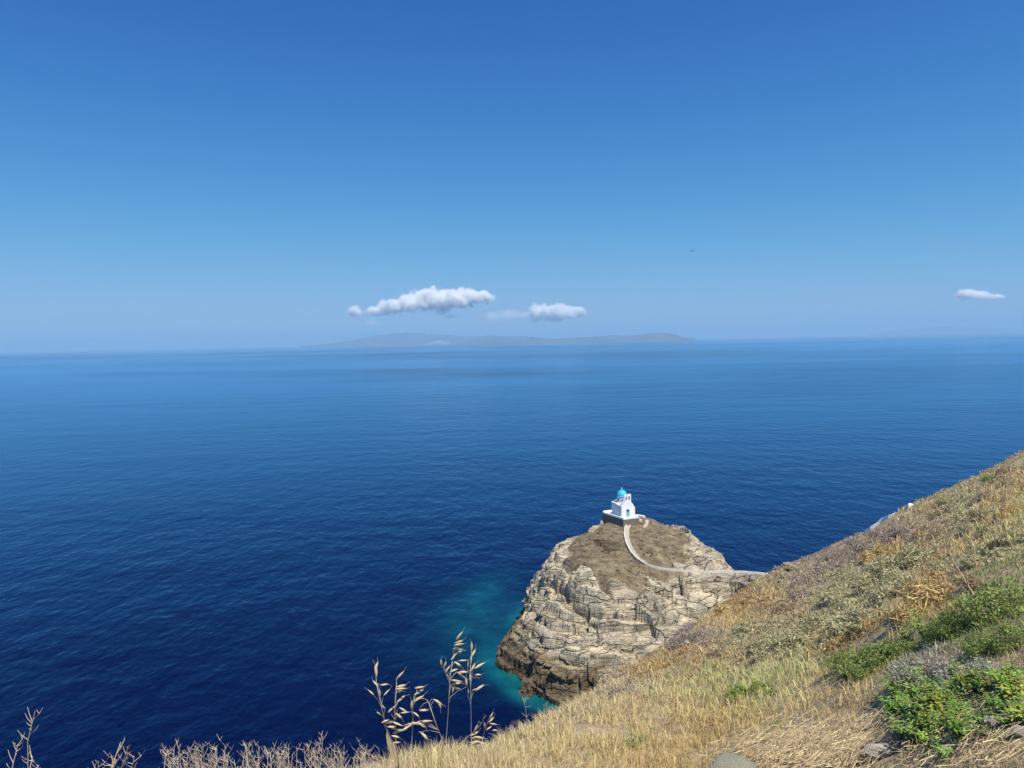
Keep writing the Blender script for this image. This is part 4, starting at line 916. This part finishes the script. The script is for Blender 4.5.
# ---- bright green weeds at the lower right: upright leafy plants
def weed_mesh(seed, stems=7, leaves=13, hgt=.34, ls=.055, col=(.20, .33, .08)):
    g = np.random.default_rng(seed); V, F, T, C_ = [], [], [], []
    sv, sf, sc_ = [], [], []
    for s_ in range(stems):
        a = g.uniform(0, 6.28); ln = g.uniform(.3, 1.0); H_ = hgt * g.uniform(.6, 1.1); q = np.array([0, 0, 0.]); pts = []
        for k in range(6):
            t_ = k / 5; pts.append(np.array([math.cos(a) * ln * H_ * .9 * t_ ** 1.4, math.sin(a) * ln * H_ * .9 * t_ ** 1.4, H_ * (t_ - .25 * ln * t_ * t_)]))
        for k in range(5):
            o_ = len(sv)
            for e in (0, 1):
                for off in ((.0028, 0, 0), (-.0014, .0024, 0), (-.0014, -.0024, 0)): sv.append(pts[k + e] + np.array(off) * (1 - .1 * k))
            sf += [(o_, o_ + 1, o_ + 4, o_ + 3), (o_ + 1, o_ + 2, o_ + 5, o_ + 4), (o_ + 2, o_, o_ + 3, o_ + 5)]
        for l in range(leaves):
            t_ = g.uniform(.15, 1.0); k = min(4, int(t_ * 5)); f_ = t_ * 5 - k; b_ = pts[k] * (1 - f_) + pts[k + 1] * f_
            la = l * 2.4 + g.uniform(-.4, .4); L_ = ls * g.uniform(.6, 1.35) * (1.25 - .5 * t_); wd = L_ * g.uniform(.28, .42); el = g.uniform(-.1, .8)
            fw = np.array([math.cos(la) * math.cos(el), math.sin(la) * math.cos(el), math.sin(el)]); sd3 = np.array([-math.sin(la), math.cos(la), g.uniform(-.25, .25)]); up_ = np.cross(fw, sd3)
            o_ = len(V); V += [b_, b_ + fw * L_ * .35 + sd3 * wd * .5 + up_ * wd * .18, b_ + fw * L_ * .4, b_ + fw * L_ * .35 - sd3 * wd * .5 + up_ * wd * .18, b_ + fw * L_ * .75 + sd3 * wd * .36 - up_ * L_ * .02, b_ + fw * L_ * .78 - up_ * L_ * .06, b_ + fw * L_ * .75 - sd3 * wd * .36 - up_ * L_ * .02, b_ + fw * L_ - up_ * L_ * .18]
            F += [(o_ + 1, o_ + 4, o_ + 5, o_ + 2), (o_ + 2, o_ + 5, o_ + 6, o_ + 3)]; T += [(o_, o_ + 1, o_ + 2), (o_, o_ + 2, o_ + 3), (o_ + 4, o_ + 7, o_ + 5), (o_ + 5, o_ + 7, o_ + 6)]
            c_ = np.array(col) * g.lognormal(0, .25) * np.array([1 + g.uniform(-.1, .5), 1, 1]); C_ += [c_] * 8
    lo = np_mesh2('foliage', np.array(V), [np.array(F), np.array(T)], VEG, np.array(C_).clip(0, .8)); so2_ = np_mesh2('stem', np.array(sv), [np.array(sf)], VEG, np.tile(np.array((.22, .28, .10)), (len(sv), 1)))
    r_ = (lo.data, so2_.data); bpy.data.objects.remove(lo); bpy.data.objects.remove(so2_); return r_
WM = [weed_mesh(31), weed_mesh(32, 9, 14, .30, .05, (.17, .29, .08)), weed_mesh(33, 6, 12, .36, .065, (.27, .36, .09)), weed_mesh(34, 8, 14, .26, .045, (.20, .29, .13))]
def weed(px_, py_, s_, v, lab, grp=None):
    p = pick(HB, px_, py_)
    if p is None: return
    e = empty('weed_plant', p - Vector((0, 0, .01)), random.uniform(0, 6.28)); e.scale = (s_, s_, s_); tag(e, lab, 'weed', grp)
    for nm, me in zip(('foliage', 'stem'), WM[v]):
        o = bpy.data.objects.new(nm, me); COL.objects.link(o); o.parent = e
gw = random.Random(4); VV_, QQ_, CC_ = [], [], []; no_ = 0
def mesh_np(me):
    v = np.zeros(len(me.vertices) * 3); me.vertices.foreach_get('co', v); c = np.zeros(len(me.vertices) * 4); me.color_attributes['tint'].data.foreach_get('color', c)
    return v.reshape(-1, 3), c.reshape(-1, 4)[:, :3], [tuple(p.vertices) for p in me.polygons]
WNP = [[mesh_np(me) for me in m_] for m_ in WM]; QT = {3: [], 4: []}
for k in range(150):
    a, r_ = gw.uniform(0, 6.28), gw.random() ** .5; px_, py_ = 957 + 74 * r_ * math.cos(a) + gw.uniform(-8, 8), 717 + 44 * r_ * math.sin(a) + gw.uniform(-5, 5)
    if perlin(px_ / 22, py_ / 16, 4.4) < -.10: continue
    p = pick(HB, px_, py_)
    if p is None: continue
    an, s_ = gw.uniform(0, 6.28), gw.uniform(.38, .72); ca, sa = math.cos(an), math.sin(an)
    tn_ = np.array((gw.uniform(.65, 1.2), gw.uniform(.9, 1.15), gw.uniform(.5, 1.05)))
    for v, c, f in WNP[gw.randrange(4)]:
        vv = np.stack([v[:, 0] * ca - v[:, 1] * sa, v[:, 0] * sa + v[:, 1] * ca, v[:, 2] * .8], 1) * s_ + np.array(p); VV_.append(vv); CC_.append(c * tn_)
        for q in f: QT[len(q)].append([i + no_ for i in q])
        no_ += len(v)
o = np_mesh2('green_weeds', np.concatenate(VV_), [np.array(QT[4]), np.array(QT[3])], VEG, np.concatenate(CC_).clip(0, .8)); tag(o, 'bright green leafy weeds carpeting the ground at the lower right', 'weeds', kind='stuff')
weed(631, 750, .62, 0, 'single bright green weed standing alone in the pale straw grass', 'green plants on the slope')
weed(640, 744, .42, 1, 'small dark weed sprig behind the lone bright green weed', 'green plants on the slope')
weed(737, 765, .45, 2, 'small green weed growing against the grey round boulder', 'green plants on the slope')
for px_, py_, s_, lb in ((835,672,.7,'lowest dark weed, at the left end of the weeds across the middle slope'),(845,680,.6,'small dark weed in front of the left end of the middle weeds'),(860,668,.8,'dark weed left of centre among the middle weeds'),(884,660,.8,'dark weed in the centre of the middle weeds'),(905,650,.8,'dark weed right of centre among the middle weeds'),(925,640,.9,'dark weed linking the middle weeds to the right edge bushes')):
    weed(px_, py_, s_, 1, lb, 'weeds in the middle row')
for px_, py_, s_, lb in ((730,690,.5,'leftmost yellowish weed of the fresh patch in the straw grass'),(748,694,.55,'yellowish weed in the centre of the fresh patch in the straw grass'),(755,684,.5,'yellowish weed highest in the fresh patch of the straw grass'),(770,696,.5,'rightmost yellowish weed of the fresh patch in the straw grass'),(742,702,.45,'yellowish weed lowest in the fresh patch of the straw grass')):
    weed(px_, py_, s_, 2, lb, 'weeds in the fresh yellow-green patch')

# ---- stones
def stone_mesh(seed, sc_=(1, 1, .6), sub=4, rough_=.22):
    bm = bmesh.new(); bmesh.ops.create_icosphere(bm, subdivisions=sub, radius=1); g = np.random.default_rng(seed)
    co = np.array([v.co[:] for v in bm.verts]); pl_ = g.normal(size=(9, 3)); pl_ /= np.linalg.norm(pl_, axis=1)[:, None]
    m_ = np.min(np.where(co @ pl_.T > 1e-3, g.uniform(.62, .9, 9) / np.maximum(co @ pl_.T, 1e-3), 9), 1); f_ = np.minimum(1, m_) + rough_ * .25 * fbm(co[:, 0] * 2.5 + seed, co[:, 1] * 2.5, co[:, 2] * 2.5, 4)
    co = co * f_[:, None] * np.array(sc_)
    for v, c in zip(bm.verts, co): v.co = c
    return bm
palest = simple_mat('pale_stone', (.52, .46, .38), .9, .4, 14, .8); greyst = simple_mat('lichen_stone', (.36, .345, .25), .95, .6, 22, 1.0); tanst = simple_mat('tan_rock', (.26, .22, .15), .95, .45, 3, .8)
def stone_at(name, px_, py_, wpx, scl, mat, lab, seed, grp=None, sink=.35, cat='stone', rz=0.0):
    p = pick(HB, px_, py_); d_ = (p - Vector((0, 0, EYE))).length; R_ = wpx * d_ / FPX / 2
    o = bm_obj(name, stone_mesh(seed, scl), mat, None); o.scale = (R_,) * 3; o.location = p + Vector((0, 0, R_ * scl[2] * (1 - 2 * sink))); o.rotation_euler = (0, 0, rz); tag(o, lab, cat, grp); return o
stone_at('stone', 885, 755, 31, (1.1, .5, .36), palest, 'flat pale pointed stone on the straw at the bottom right', 6, 'pale stones at the bottom right', .12)
stone_at('stone', 945, 755, 12, (1, .8, .8), palest, 'small pale stone under the left part of the green weeds', 2, 'pale stones at the bottom right', .2)
stone_at('stone', 990, 728, 15, (.8, .7, 1), palest, 'upright pale stone among the green weeds', 3, 'pale stones at the bottom right', .3)
stone_at('stone', 1019, 736, 14, (1, .8, .7), palest, 'pale stone cut by the right edge of the picture', 4, 'pale stones at the bottom right', .15)
stone_at('stone', 806, 728, 7, (1, .8, .6), palest, 'tiny pale stone right of the dark green sprig', 5, 'pale stones at the bottom right', .2)
stone_at('stone', 898, 731, 14, (1, .7, .45), palest, 'flat tan stone just left of the green weeds, above the pointed pale one', 6, 'pale stones at the bottom right', .2)
stone_at('boulder', 731, 785, 48, (1, .9, .62), greyst, 'round grey-green boulder at the bottom edge in the straw', 7, None, .2, 'boulder')
oc = empty('rock_outcrop', (0, 0, 0)); tag(oc, 'small tan rock outcrop on the ridge where the slope dips to the path', 'rock outcrop')
pc0 = None
for (dx, dy_, w_, s_, sd__) in ((791, 570, 13, (1, .8, .6), 8), (785, 577, 9, (1, .8, .7), 9), (796, 566, 11, (1, .9, .4), 10), (780, 583, 7, (.9, .9, .6), 12), (788, 565, 10, (1, .8, .35), 13)):
    p = None; q = 0
    while p is None and q < 20: p = pick(HB, dx, dy_ + q); q += 1
    if p is None: continue
    d_ = (p - Vector((0, 0, EYE))).length; R_ = w_ * d_ / FPX / 2
    if pc0 is None: pc0 = p.copy(); oc.location = pc0
    o = bm_obj('rock', stone_mesh(sd__, s_, 4, .5), tanst, oc); o.scale = (R_,) * 3; o.location = (p - pc0) + Vector((0, 0, R_ * s_[2] * .6))

# ---- the whitewashed wall on the ridge
def ridge_pt(px_, back=.99, up=0.0):
    az_, _ = ray_az_slope(px_, np.interp(px_, SIL[:, 0], SIL[:, 1])); rs = float(np.exp(pchip_like(np.array([az_]), az_c, np.log(rs_c)))[0]) * back
    x_, y_ = rs * math.sin(az_), rs * math.cos(az_); return Vector((x_, y_, float(hill_z(np.array([x_]), np.array([y_]))[0]) + up))
def sky_pt(px_, dn=.9):
    y_ = 470.0
    while pick(HB, px_, y_) is None or pick(HB, px_, y_).length > 300: y_ += .5
    return pick(HB, px_, y_ + dn)
bm = bmesh.new(); ribbon_wall(bm, [sky_pt(q) for q in (867, 873, 879, 885, 890, 895)], .3, [.10, .18, .2, .2, .16, .1]); w1 = bm_obj('ridge_wall', bm, white, None); tag(w1, 'short whitewashed wall running down the skyline of the slope', 'wall')
bm = bmesh.new(); ribbon_wall(bm, [sky_pt(q) for q in (907, 909, 911)], .3, [.12, .18, .1]); w1 = bm_obj('wall_end', bm, white, None); tag(w1, 'tiny white block on the skyline above the whitewashed wall', 'wall')

# ---- thin stalks, wild oats, dead twigs in front
def tube(V, F, pts, r0, r1, ns=5):
    P_ = [Vector(p) for p in pts]; o_ = len(V)
    for i, p in enumerate(P_):
        d = (P_[min(i + 1, len(P_) - 1)] - P_[max(i - 1, 0)]).normalized(); a = d.orthogonal().normalized(); b_ = d.cross(a); r_ = r0 + (r1 - r0) * i / max(1, len(P_) - 1)
        for k in range(ns): V.append(tuple(p + (a * math.cos(6.2832 * k / ns) + b_ * math.sin(6.2832 * k / ns)) * r_))
    for i in range(len(P_) - 1):
        for k in range(ns): F.append((o_ + i * ns + k, o_ + i * ns + (k + 1) % ns, o_ + (i + 1) * ns + (k + 1) % ns, o_ + (i + 1) * ns + k))
def ground_z(x_, y_): return float(hill_z(np.array([x_]), np.array([y_]))[0])
straw_c = np.array((.55, .46, .30)); oat_c = np.array((.74, .61, .38))
# one spikelet: two papery glumes round a slim floret, tip along +x
def spikelet():
    V, F = [], []
    for sgn, op in ((1, .16), (-1, .16), (1, .02)):
        prof = [(0, .0006), (.15, .0026), (.4, .0040), (.65, .0030), (.88, .0012), (1, .0002)]; L_ = .029 if op > .1 else .026; o_ = len(V)
        for i, (t_, r_) in enumerate(prof):
            for k in range(6):
                a = 6.2832 * k / 6; V.append((L_ * t_, math.cos(a) * r_ * (.40 if op > .1 else .6) + sgn * op * L_ * t_ * (1.2 - t_), math.sin(a) * r_ * .75))
        for i in range(len(prof) - 1):
            for k in range(6): F.append((o_ + i * 6 + k, o_ + i * 6 + (k + 1) % 6, o_ + (i + 1) * 6 + (k + 1) % 6, o_ + (i + 1) * 6 + k))
    tube(V, F, [(.012, 0, 0), (.030, .002, .001), (.040, .007, .002)], .0004, .0002, 3)
    cc = np.tile(oat_c, (len(V), 1)) * (1 + .12 * np.sin(np.arange(len(V)))[:, None]); o = np_mesh2('spikelet', np.array(V), [np.array(F)], VEG, cc); me = o.data; bpy.data.objects.remove(o); return me
SPK = spikelet()
Zs = lambda x, y: (340 + x / 5.19, 620 + y / 5.19)
OATS = [
 (2.05, [(292,735),(262,640),(240,560),(215,450),(200,380),(187,310),(186,262),(190,238)], [(186,262,95,1.5),(190,238,75,1),(185,330,130,1),(160,375,-230,1),(230,335,5,.9),(243,375,45,.9),(207,378,95,.9),(225,450,120,.7),(202,485,150,.7),(235,525,20,.9)], 'wild oat stalk leaning left, leftmost of the oats'),
 (2.2, [(300,735),(292,640),(287,560),(284,480),(291,380),(294,310),(300,295)], [(313,285,45,1.25),(318,342,5,1.25),(316,357,5,1.3),(310,371,20,1.1),(315,410,38,1.3),(268,462,40,1.1),(290,445,60,.9),(328,466,-25,1.1),(338,480,0,1),(308,500,-45,1.2),(262,530,10,1.1),(300,540,-20,1.3),(275,560,-35,1.2),(300,578,20,1.3),(268,555,170,1),(290,605,-15,1.1),(298,635,-5,1),(330,570,25,1.2)], 'bushiest wild oat stalk, second from the left, with a dense drooping head'),
 (2.12, [(368,735),(372,640),(378,540),(378,460),(388,400),(402,362)], [(412,350,8,1.1),(410,374,25,1.2),(372,440,85,1.2),(395,490,-30,.9),(365,540,8,1.3),(345,560,25,1.2),(392,536,-20,.8)], 'straight wild oat stalk with few spikelets, third from the left'),
 (2.0, [(550,760),(545,670),(522,600),(500,545),(478,480),(458,425),(440,410),(415,408),(395,418),(382,440)], [(408,408,30,1.3),(436,468,-5,1.1),(508,425,-30,1.1),(514,436,-60,1),(424,545,-35,1.2),(452,525,-5,1.1),(436,600,-42,1.2),(430,592,-25,1),(402,532,20,.9)], 'bent wild oat stalk whose head nods over to the left'),
 (2.3, [(548,765),(550,640),(560,500),(566,380),(572,290),(588,195),(600,140),(618,90)], [(620,80,50,1.3),(618,112,10,1.1),(618,127,10,1.2),(612,150,5,1.3),(612,170,28,1.2),(590,190,50,1),(525,220,95,1),(545,232,70,1.1),(560,252,50,1.1),(590,262,20,1.1),(615,232,-30,1.3),(640,210,5,1.1),(640,270,-8,1.2),(628,285,-38,1.3),(600,315,0,1.3),(604,330,10,1.2),(600,352,-22,1.2),(586,362,80,.9),(655,320,95,1.3),(612,318,-10,1)], 'tallest wild oat stalk, its head highest against the blue sea'),
 (2.35, [(680,765),(681,640),(680,520),(678,380),(676,260),(684,190),(683,135)], [(683,138,88,1.2),(692,172,58,1.2),(680,200,82,1.2),(665,230,84,1.1),(690,245,60,1.2),(725,236,25,1.5),(712,284,5,1.1),(704,298,-3,1.1),(676,300,88,1),(724,352,32,1.4),(665,370,88,1),(700,360,20,.7)], 'tall straight wild oat stalk just right of the tallest one'),
 (2.6, [(738,700),(746,600),(758,550),(778,512),(790,492)], [(785,496,60,1.1),(785,518,40,1.1),(796,540,-5,1),(750,545,92,1),(802,572,0,.9),(775,560,30,1)], 'short wild oat stalk at the right end of the oats'),
 (2.55, [(706,720),(704,650),(700,600),(704,560)], [(706,560,60,1.1),(698,590,20,1.3),(722,610,-8,1.4),(700,612,170,1),(732,640,0,1.2),(708,632,0,1.2),(690,640,160,1.1)], 'small low wild oat head almost hidden in the grass top')]
for (Yd, stem, spk, lab) in OATS:
    pts = [at_Y(*Zs(*q), Yd + .03 * math.sin(i * 1.3)) for i, q in enumerate(stem)]
    foot = pts[0].copy(); foot.z = ground_z(foot.x, foot.y) - .02
    pts = [foot] + ([pts[0]] if pts[0].z > foot.z + .05 else []) + pts[1:]
    e = empty('wild_oat', foot); tag(e, lab, 'wild oat', 'wild oat stalks at the edge of the slope')
    pl_ = [p - foot for p in catmull(pts, 4)]; V, F = [], []; tube(V, F, pl_, .0012, .0007)
    fine = [p + foot for p in pl_]
    for (sx_2, sy_2, an, s_) in spk:      # pedicels: hair-thin branchlets to every spikelet
        q = at_Y(*Zs(sx_2, sy_2), Yd); a = math.radians(an); d = (Vector(Rv) * math.cos(a) + Vector(Uv) * math.sin(a)).normalized(); basep = q - d * .013 * s_
        near = min(fine, key=lambda f: (f - (basep - Vector((0, 0, .022)))).length); tube(V, F, [near - foot, (near + basep) / 2 - foot + Vector((0, 0, .006)), basep - foot], .0006, .0004, 3)
    so3 = np_mesh2('stem', np.array(V), [np.array(F)], TWIG, np.tile(straw_c, (len(V), 1)), e)
    for j, (sx_2, sy_2, an, s_) in enumerate(spk):
        q = at_Y(*Zs(sx_2, sy_2), Yd + .008 * math.sin(j * 2.1)); a = math.radians(an); d = (Vector(Rv) * math.cos(a) + Vector(Uv) * math.sin(a) + Vector(Fv) * .35 * math.sin(j * 1.7)).normalized()
        o = bpy.data.objects.new('spikelet', SPK); COL.objects.link(o); o.parent = e
        rot = d.to_track_quat('X', 'Z').to_matrix().to_4x4() @ Matrix.Rotation(j * 1.1, 4, 'X'); o.matrix_local = Matrix.Translation(q - d * .013 * s_ - foot) @ rot @ Matrix.Scale(s_ * .9, 4)
# broad dry leaf at the foot of the left oats
V, F = [], []; lp = [at_Y(*Zs(*q), 2.1) for q in ((296,745),(280,690),(262,640),(250,600),(246,570))]; wds = [.006, .011, .010, .006, .001]; f0 = lp[0].copy(); f0.z = ground_z(f0.x, f0.y); lp = [f0] + lp; wds = [.004] + wds
for p, w__ in zip(lp, wds): V += [tuple(p - Vector(Rv) * w__), tuple(p + Vector(Fv) * .004), tuple(p + Vector(Rv) * w__)]
for i in range(len(lp) - 1): F += [(3 * i, 3 * i + 1, 3 * i + 4, 3 * i + 3), (3 * i + 1, 3 * i + 2, 3 * i + 5, 3 * i + 4)]
o = np_mesh2('dry_leaf', np.array(V), [np.array(F)], VEG, np.tile(np.array((.52, .42, .24)), (len(V), 1))); tag(o, 'broad dry straw leaf standing at the foot of the left oats', 'leaf')
def stalk(name, lst, Yd, r0, lab, cat='stalk', grp=None, col=straw_c, heads=0, seed=1, side=0):
    ys = Yd if isinstance(Yd, (list, tuple)) else [Yd] * len(lst); pts = [at_Y(px_, py_, y_) for (px_, py_), y_ in zip(lst, ys)]
    if ground_z(pts[0].x, pts[0].y) < pts[0].z - .02: f0 = pts[0].copy(); f0.z = ground_z(f0.x, f0.y) - .02; f0 += Vector(Rv) * .01; pts = [f0] + pts
    V, F = [], []; c = catmull(pts, 5); tube(V, F, c, r0, r0 * .4); g_ = random.Random(seed)
    for k in range(side):
        b_ = c[g_.randrange(len(c) // 2, len(c))]; a = g_.uniform(.2, 1.3) * g_.choice((-1, 1)); L_ = g_.uniform(10, 26) * r0; tube(V, F, [b_, b_ + (Vector(Rv) * math.sin(a) + Vector((0, 0, 1)) * math.cos(a)) * L_ + Vector(Fv) * g_.uniform(-.4, .4) * L_], r0 * .55, r0 * .35, 4)
    o = np_mesh2(name, np.array(V), [np.array(F)], TWIG, np.tile(np.array(col), (len(V), 1))); tag(o, lab, cat, grp); return o
stalk('dry_stalk', [(1028,700),(1008,664),(985,618),(968,585),(945,548)], [4.4,5,6,7,8.4], .011, 'long tan dead stalk leaning from the right edge up towards the slope', col=(.42,.33,.19), side=10, seed=3)
stalk('dry_stalk', [(946,622),(955,600),(966,584)], 7.3, .006, 'thin dead stalk crossing behind the long leaning one', col=(.42,.35,.22))
stalk('dry_stalk', [(905,518.5),(915,523),(928,529),(936,533)], [52,48,43,41], .12, 'pale fallen stalk lying high on the slope below the tiny white block', col=(.50,.40,.24))
stalk('grass_stalk', [(578,760),(577,715),(578,672),(577,655)], 3.2, .0016, 'single hair-thin grass stalk standing in front of the rock', col=(.50,.44,.30), side=4)
stalk('grass_stalk', [(525,745),(527,722),(524,700)], 3.4, .0016, 'thin feathery grass stalk left of the headland foot', col=(.55,.50,.36), side=12, seed=8)
stalk('grass_stalk', [(546,742),(547,722),(546,704)], 3.5, .0016, 'thin feathery grass stalk in front of the dark foot of the rock', col=(.55,.50,.36), side=12, seed=9)
stalk('grass_stalk', [(453,757),(462,742),(478,728),(484,718)], 2.6, .0012, 'thin forked grass stalk between the tall and the short oats', col=(.45,.38,.24), side=5, seed=10)
# dead twiggy shrubs along the bottom left
def twig_shrub(px0, tips, Yd, lab, seed, r0=.0026, grp='dead twig shrubs along the bottom edge'):
    g_ = random.Random(seed); foot = at_Y(px0, 860, Yd); foot.z = ground_z(foot.x, foot.y) - .01
    e = empty('twig_shrub', foot); tag(e, lab, 'dead shrub', grp)
    for (tx, ty) in tips:
        tip = at_Y(tx, ty, Yd + g_.uniform(-.12, .12)); P_ = [Vector((0, 0, 0))]
        for k in range(1, 7):
            t_ = k / 6; q = (tip - foot) * t_; q.x = (tip.x - foot.x) * (t_ ** .7); q += Vector((g_.uniform(-1, 1), g_.uniform(-1, 1), g_.uniform(-.6, .6))) * .007 * (1 if k < 6 else .3); P_.append(q)
        V, F = [], []; tube(V, F, P_, r0 * 1.2, r0 * .55)
        for k in range(22):
            i = g_.randrange(2, 6); f_ = g_.random(); b_ = P_[i].lerp(P_[i + 1], f_); a = g_.uniform(.5, 1.15) * g_.choice((-1, 1)); L_ = g_.uniform(.008, .034)
            dd = Vector((math.sin(a), g_.uniform(-.7, .7), math.cos(a))).normalized(); m_ = b_ + dd * L_ * .6; tube(V, F, [b_, m_, m_ + (dd + Vector((0, 0, .6))).normalized() * L_ * .5], r0 * .6, r0 * .35, 4)
            if g_.random() < .5: tube(V, F, [m_, m_ + Vector((-dd.x, dd.y, abs(dd.z) + .3)).normalized() * L_ * .35], r0 * .5, r0 * .3, 4)
        cc = np.array((.68, .56, .38)) * g_.uniform(.8, 1.15); np_mesh2('branch', np.array(V), [np.array(F)], TWIG, np.tile(cc, (len(V), 1)), e)
twig_shrub(-12, [(35,712),(33,756),(18,745),(-8,735),(38,765)], 1.75, 'dead twig at the far bottom left corner reaching up to the right', 1, .0013)
twig_shrub(78, [(120,742),(134,757),(127,750),(112,765),(98,760),(88,768)], 1.8, 'low arching dead twigs, second clump from the left corner', 2, .0013)
gt = random.Random(9)
for k, (c0, lb) in enumerate(((182, 'first upright dead twig clump from the left along the bottom row'), (212, 'dead twig clump second from the left in the bottom row'), (243, 'dead twig clump third from the left in the bottom row'), (272, 'dead twig clump in the middle of the bottom row with the tallest tips'),
                              (302, 'dead twig clump fourth from the right in the bottom row'), (330, 'dead twig clump third from the right in the bottom row'), (354, 'dead twig clump just left of the leftmost oat'), (378, 'dead twig clump around the foot of the leftmost oat'))):
    tips = [(c0 + gt.uniform(-17, 17), gt.uniform(743, 770)) for _ in range(15)] + ([(262 + 60, 736), (323, 731)] if k == 4 else [])
    twig_shrub(c0, tips, 1.9 + .05 * (k % 3), lb, 20 + k, .0009)
# ---- the bird
def bird():
    d = ray(692, 251); c = Vector(d / np.linalg.norm(d) * 95) + Vector((0, 0, EYE)); e = empty('gull', c, rad(40)); tag(e, 'tiny dark gull gliding in the open sky right of the clouds', 'bird')
    m_ = simple_mat('gull_feathers', (.10, .10, .11), .8, .1); bm = bmesh.new(); rings = []
    for x_, r_ in ((-.26, .005), (-.20, .035), (-.08, .062), (.04, .065), (.12, .045), (.16, .04), (.20, .03), (.25, .008)):
        rings.append([bm.verts.new((x_, r_ * math.cos(k * 6.2832 / 8), r_ * .85 * math.sin(k * 6.2832 / 8))) for k in range(8)])
    for a, b_ in zip(rings[:-1], rings[1:]):
        for k in range(8): bm.faces.new((a[k], a[(k + 1) % 8], b_[(k + 1) % 8], b_[k]))
    for s_ in (-1, 1):   # wings, one body with the trunk
        secs = [(.05, .02, .16, .02), (.30, .06, .13, .10), (.58, -.04, .08, .06), (.66, -.12, .01, .03)]; pr = None
        for yy, xx, ch__, zz2 in secs:
            q = [bm.verts.new((xx + ch__ / 2, s_ * yy, zz2)), bm.verts.new((xx, s_ * yy, zz2 + .012)), bm.verts.new((xx - ch__ / 2, s_ * yy, zz2)), bm.verts.new((xx, s_ * yy, zz2 - .008))]
            if pr:
                for k in range(4): bm.faces.new((pr[k], pr[(k + 1) % 4], q[(k + 1) % 4], q[k]))
            pr = q
        bm.faces.new(pr)
    t0 = [bm.verts.new(v) for v in ((-.2, -.03, .01), (-.2, .03, .01), (-.34, .06, .0), (-.34, -.06, .0), (-.27, 0, .02))]; bm.faces.new((t0[0], t0[1], t0[4])); bm.faces.new((t0[1], t0[2], t0[4])); bm.faces.new((t0[2], t0[3], t0[4])); bm.faces.new((t0[3], t0[0], t0[4]))
    bmesh.ops.recalc_face_normals(bm, faces=bm.faces); bm_obj('body', bm, m_, e, True)
bird()

# ------------------------------------------------------------------ haze: one closed box of even air
bm = bmesh.new(); bmesh.ops.create_cube(bm, size=1.0)
for v in bm.verts:
    v.co = Vector((v.co.x * 2 * 92000, v.co.y * 2 * 92000, -12 if v.co.z < 0 else HAZE_TOP))
hm = bpy.data.materials.new('haze_air'); hm.use_nodes = True; ht = hm.node_tree; ht.nodes.clear()
ho = ht.nodes.new('ShaderNodeOutputMaterial'); hv = ht.nodes.new('ShaderNodeVolumePrincipled')
hv.inputs['Color'].default_value = HAZE_COL; hv.inputs['Density'].default_value = HAZE_DENS; hv.inputs['Anisotropy'].default_value = HAZE_G
ht.links.new(hv.outputs[0], ho.inputs['Volume'])
haze = bm_obj('haze', bm, hm); tag(haze, kind='stuff')
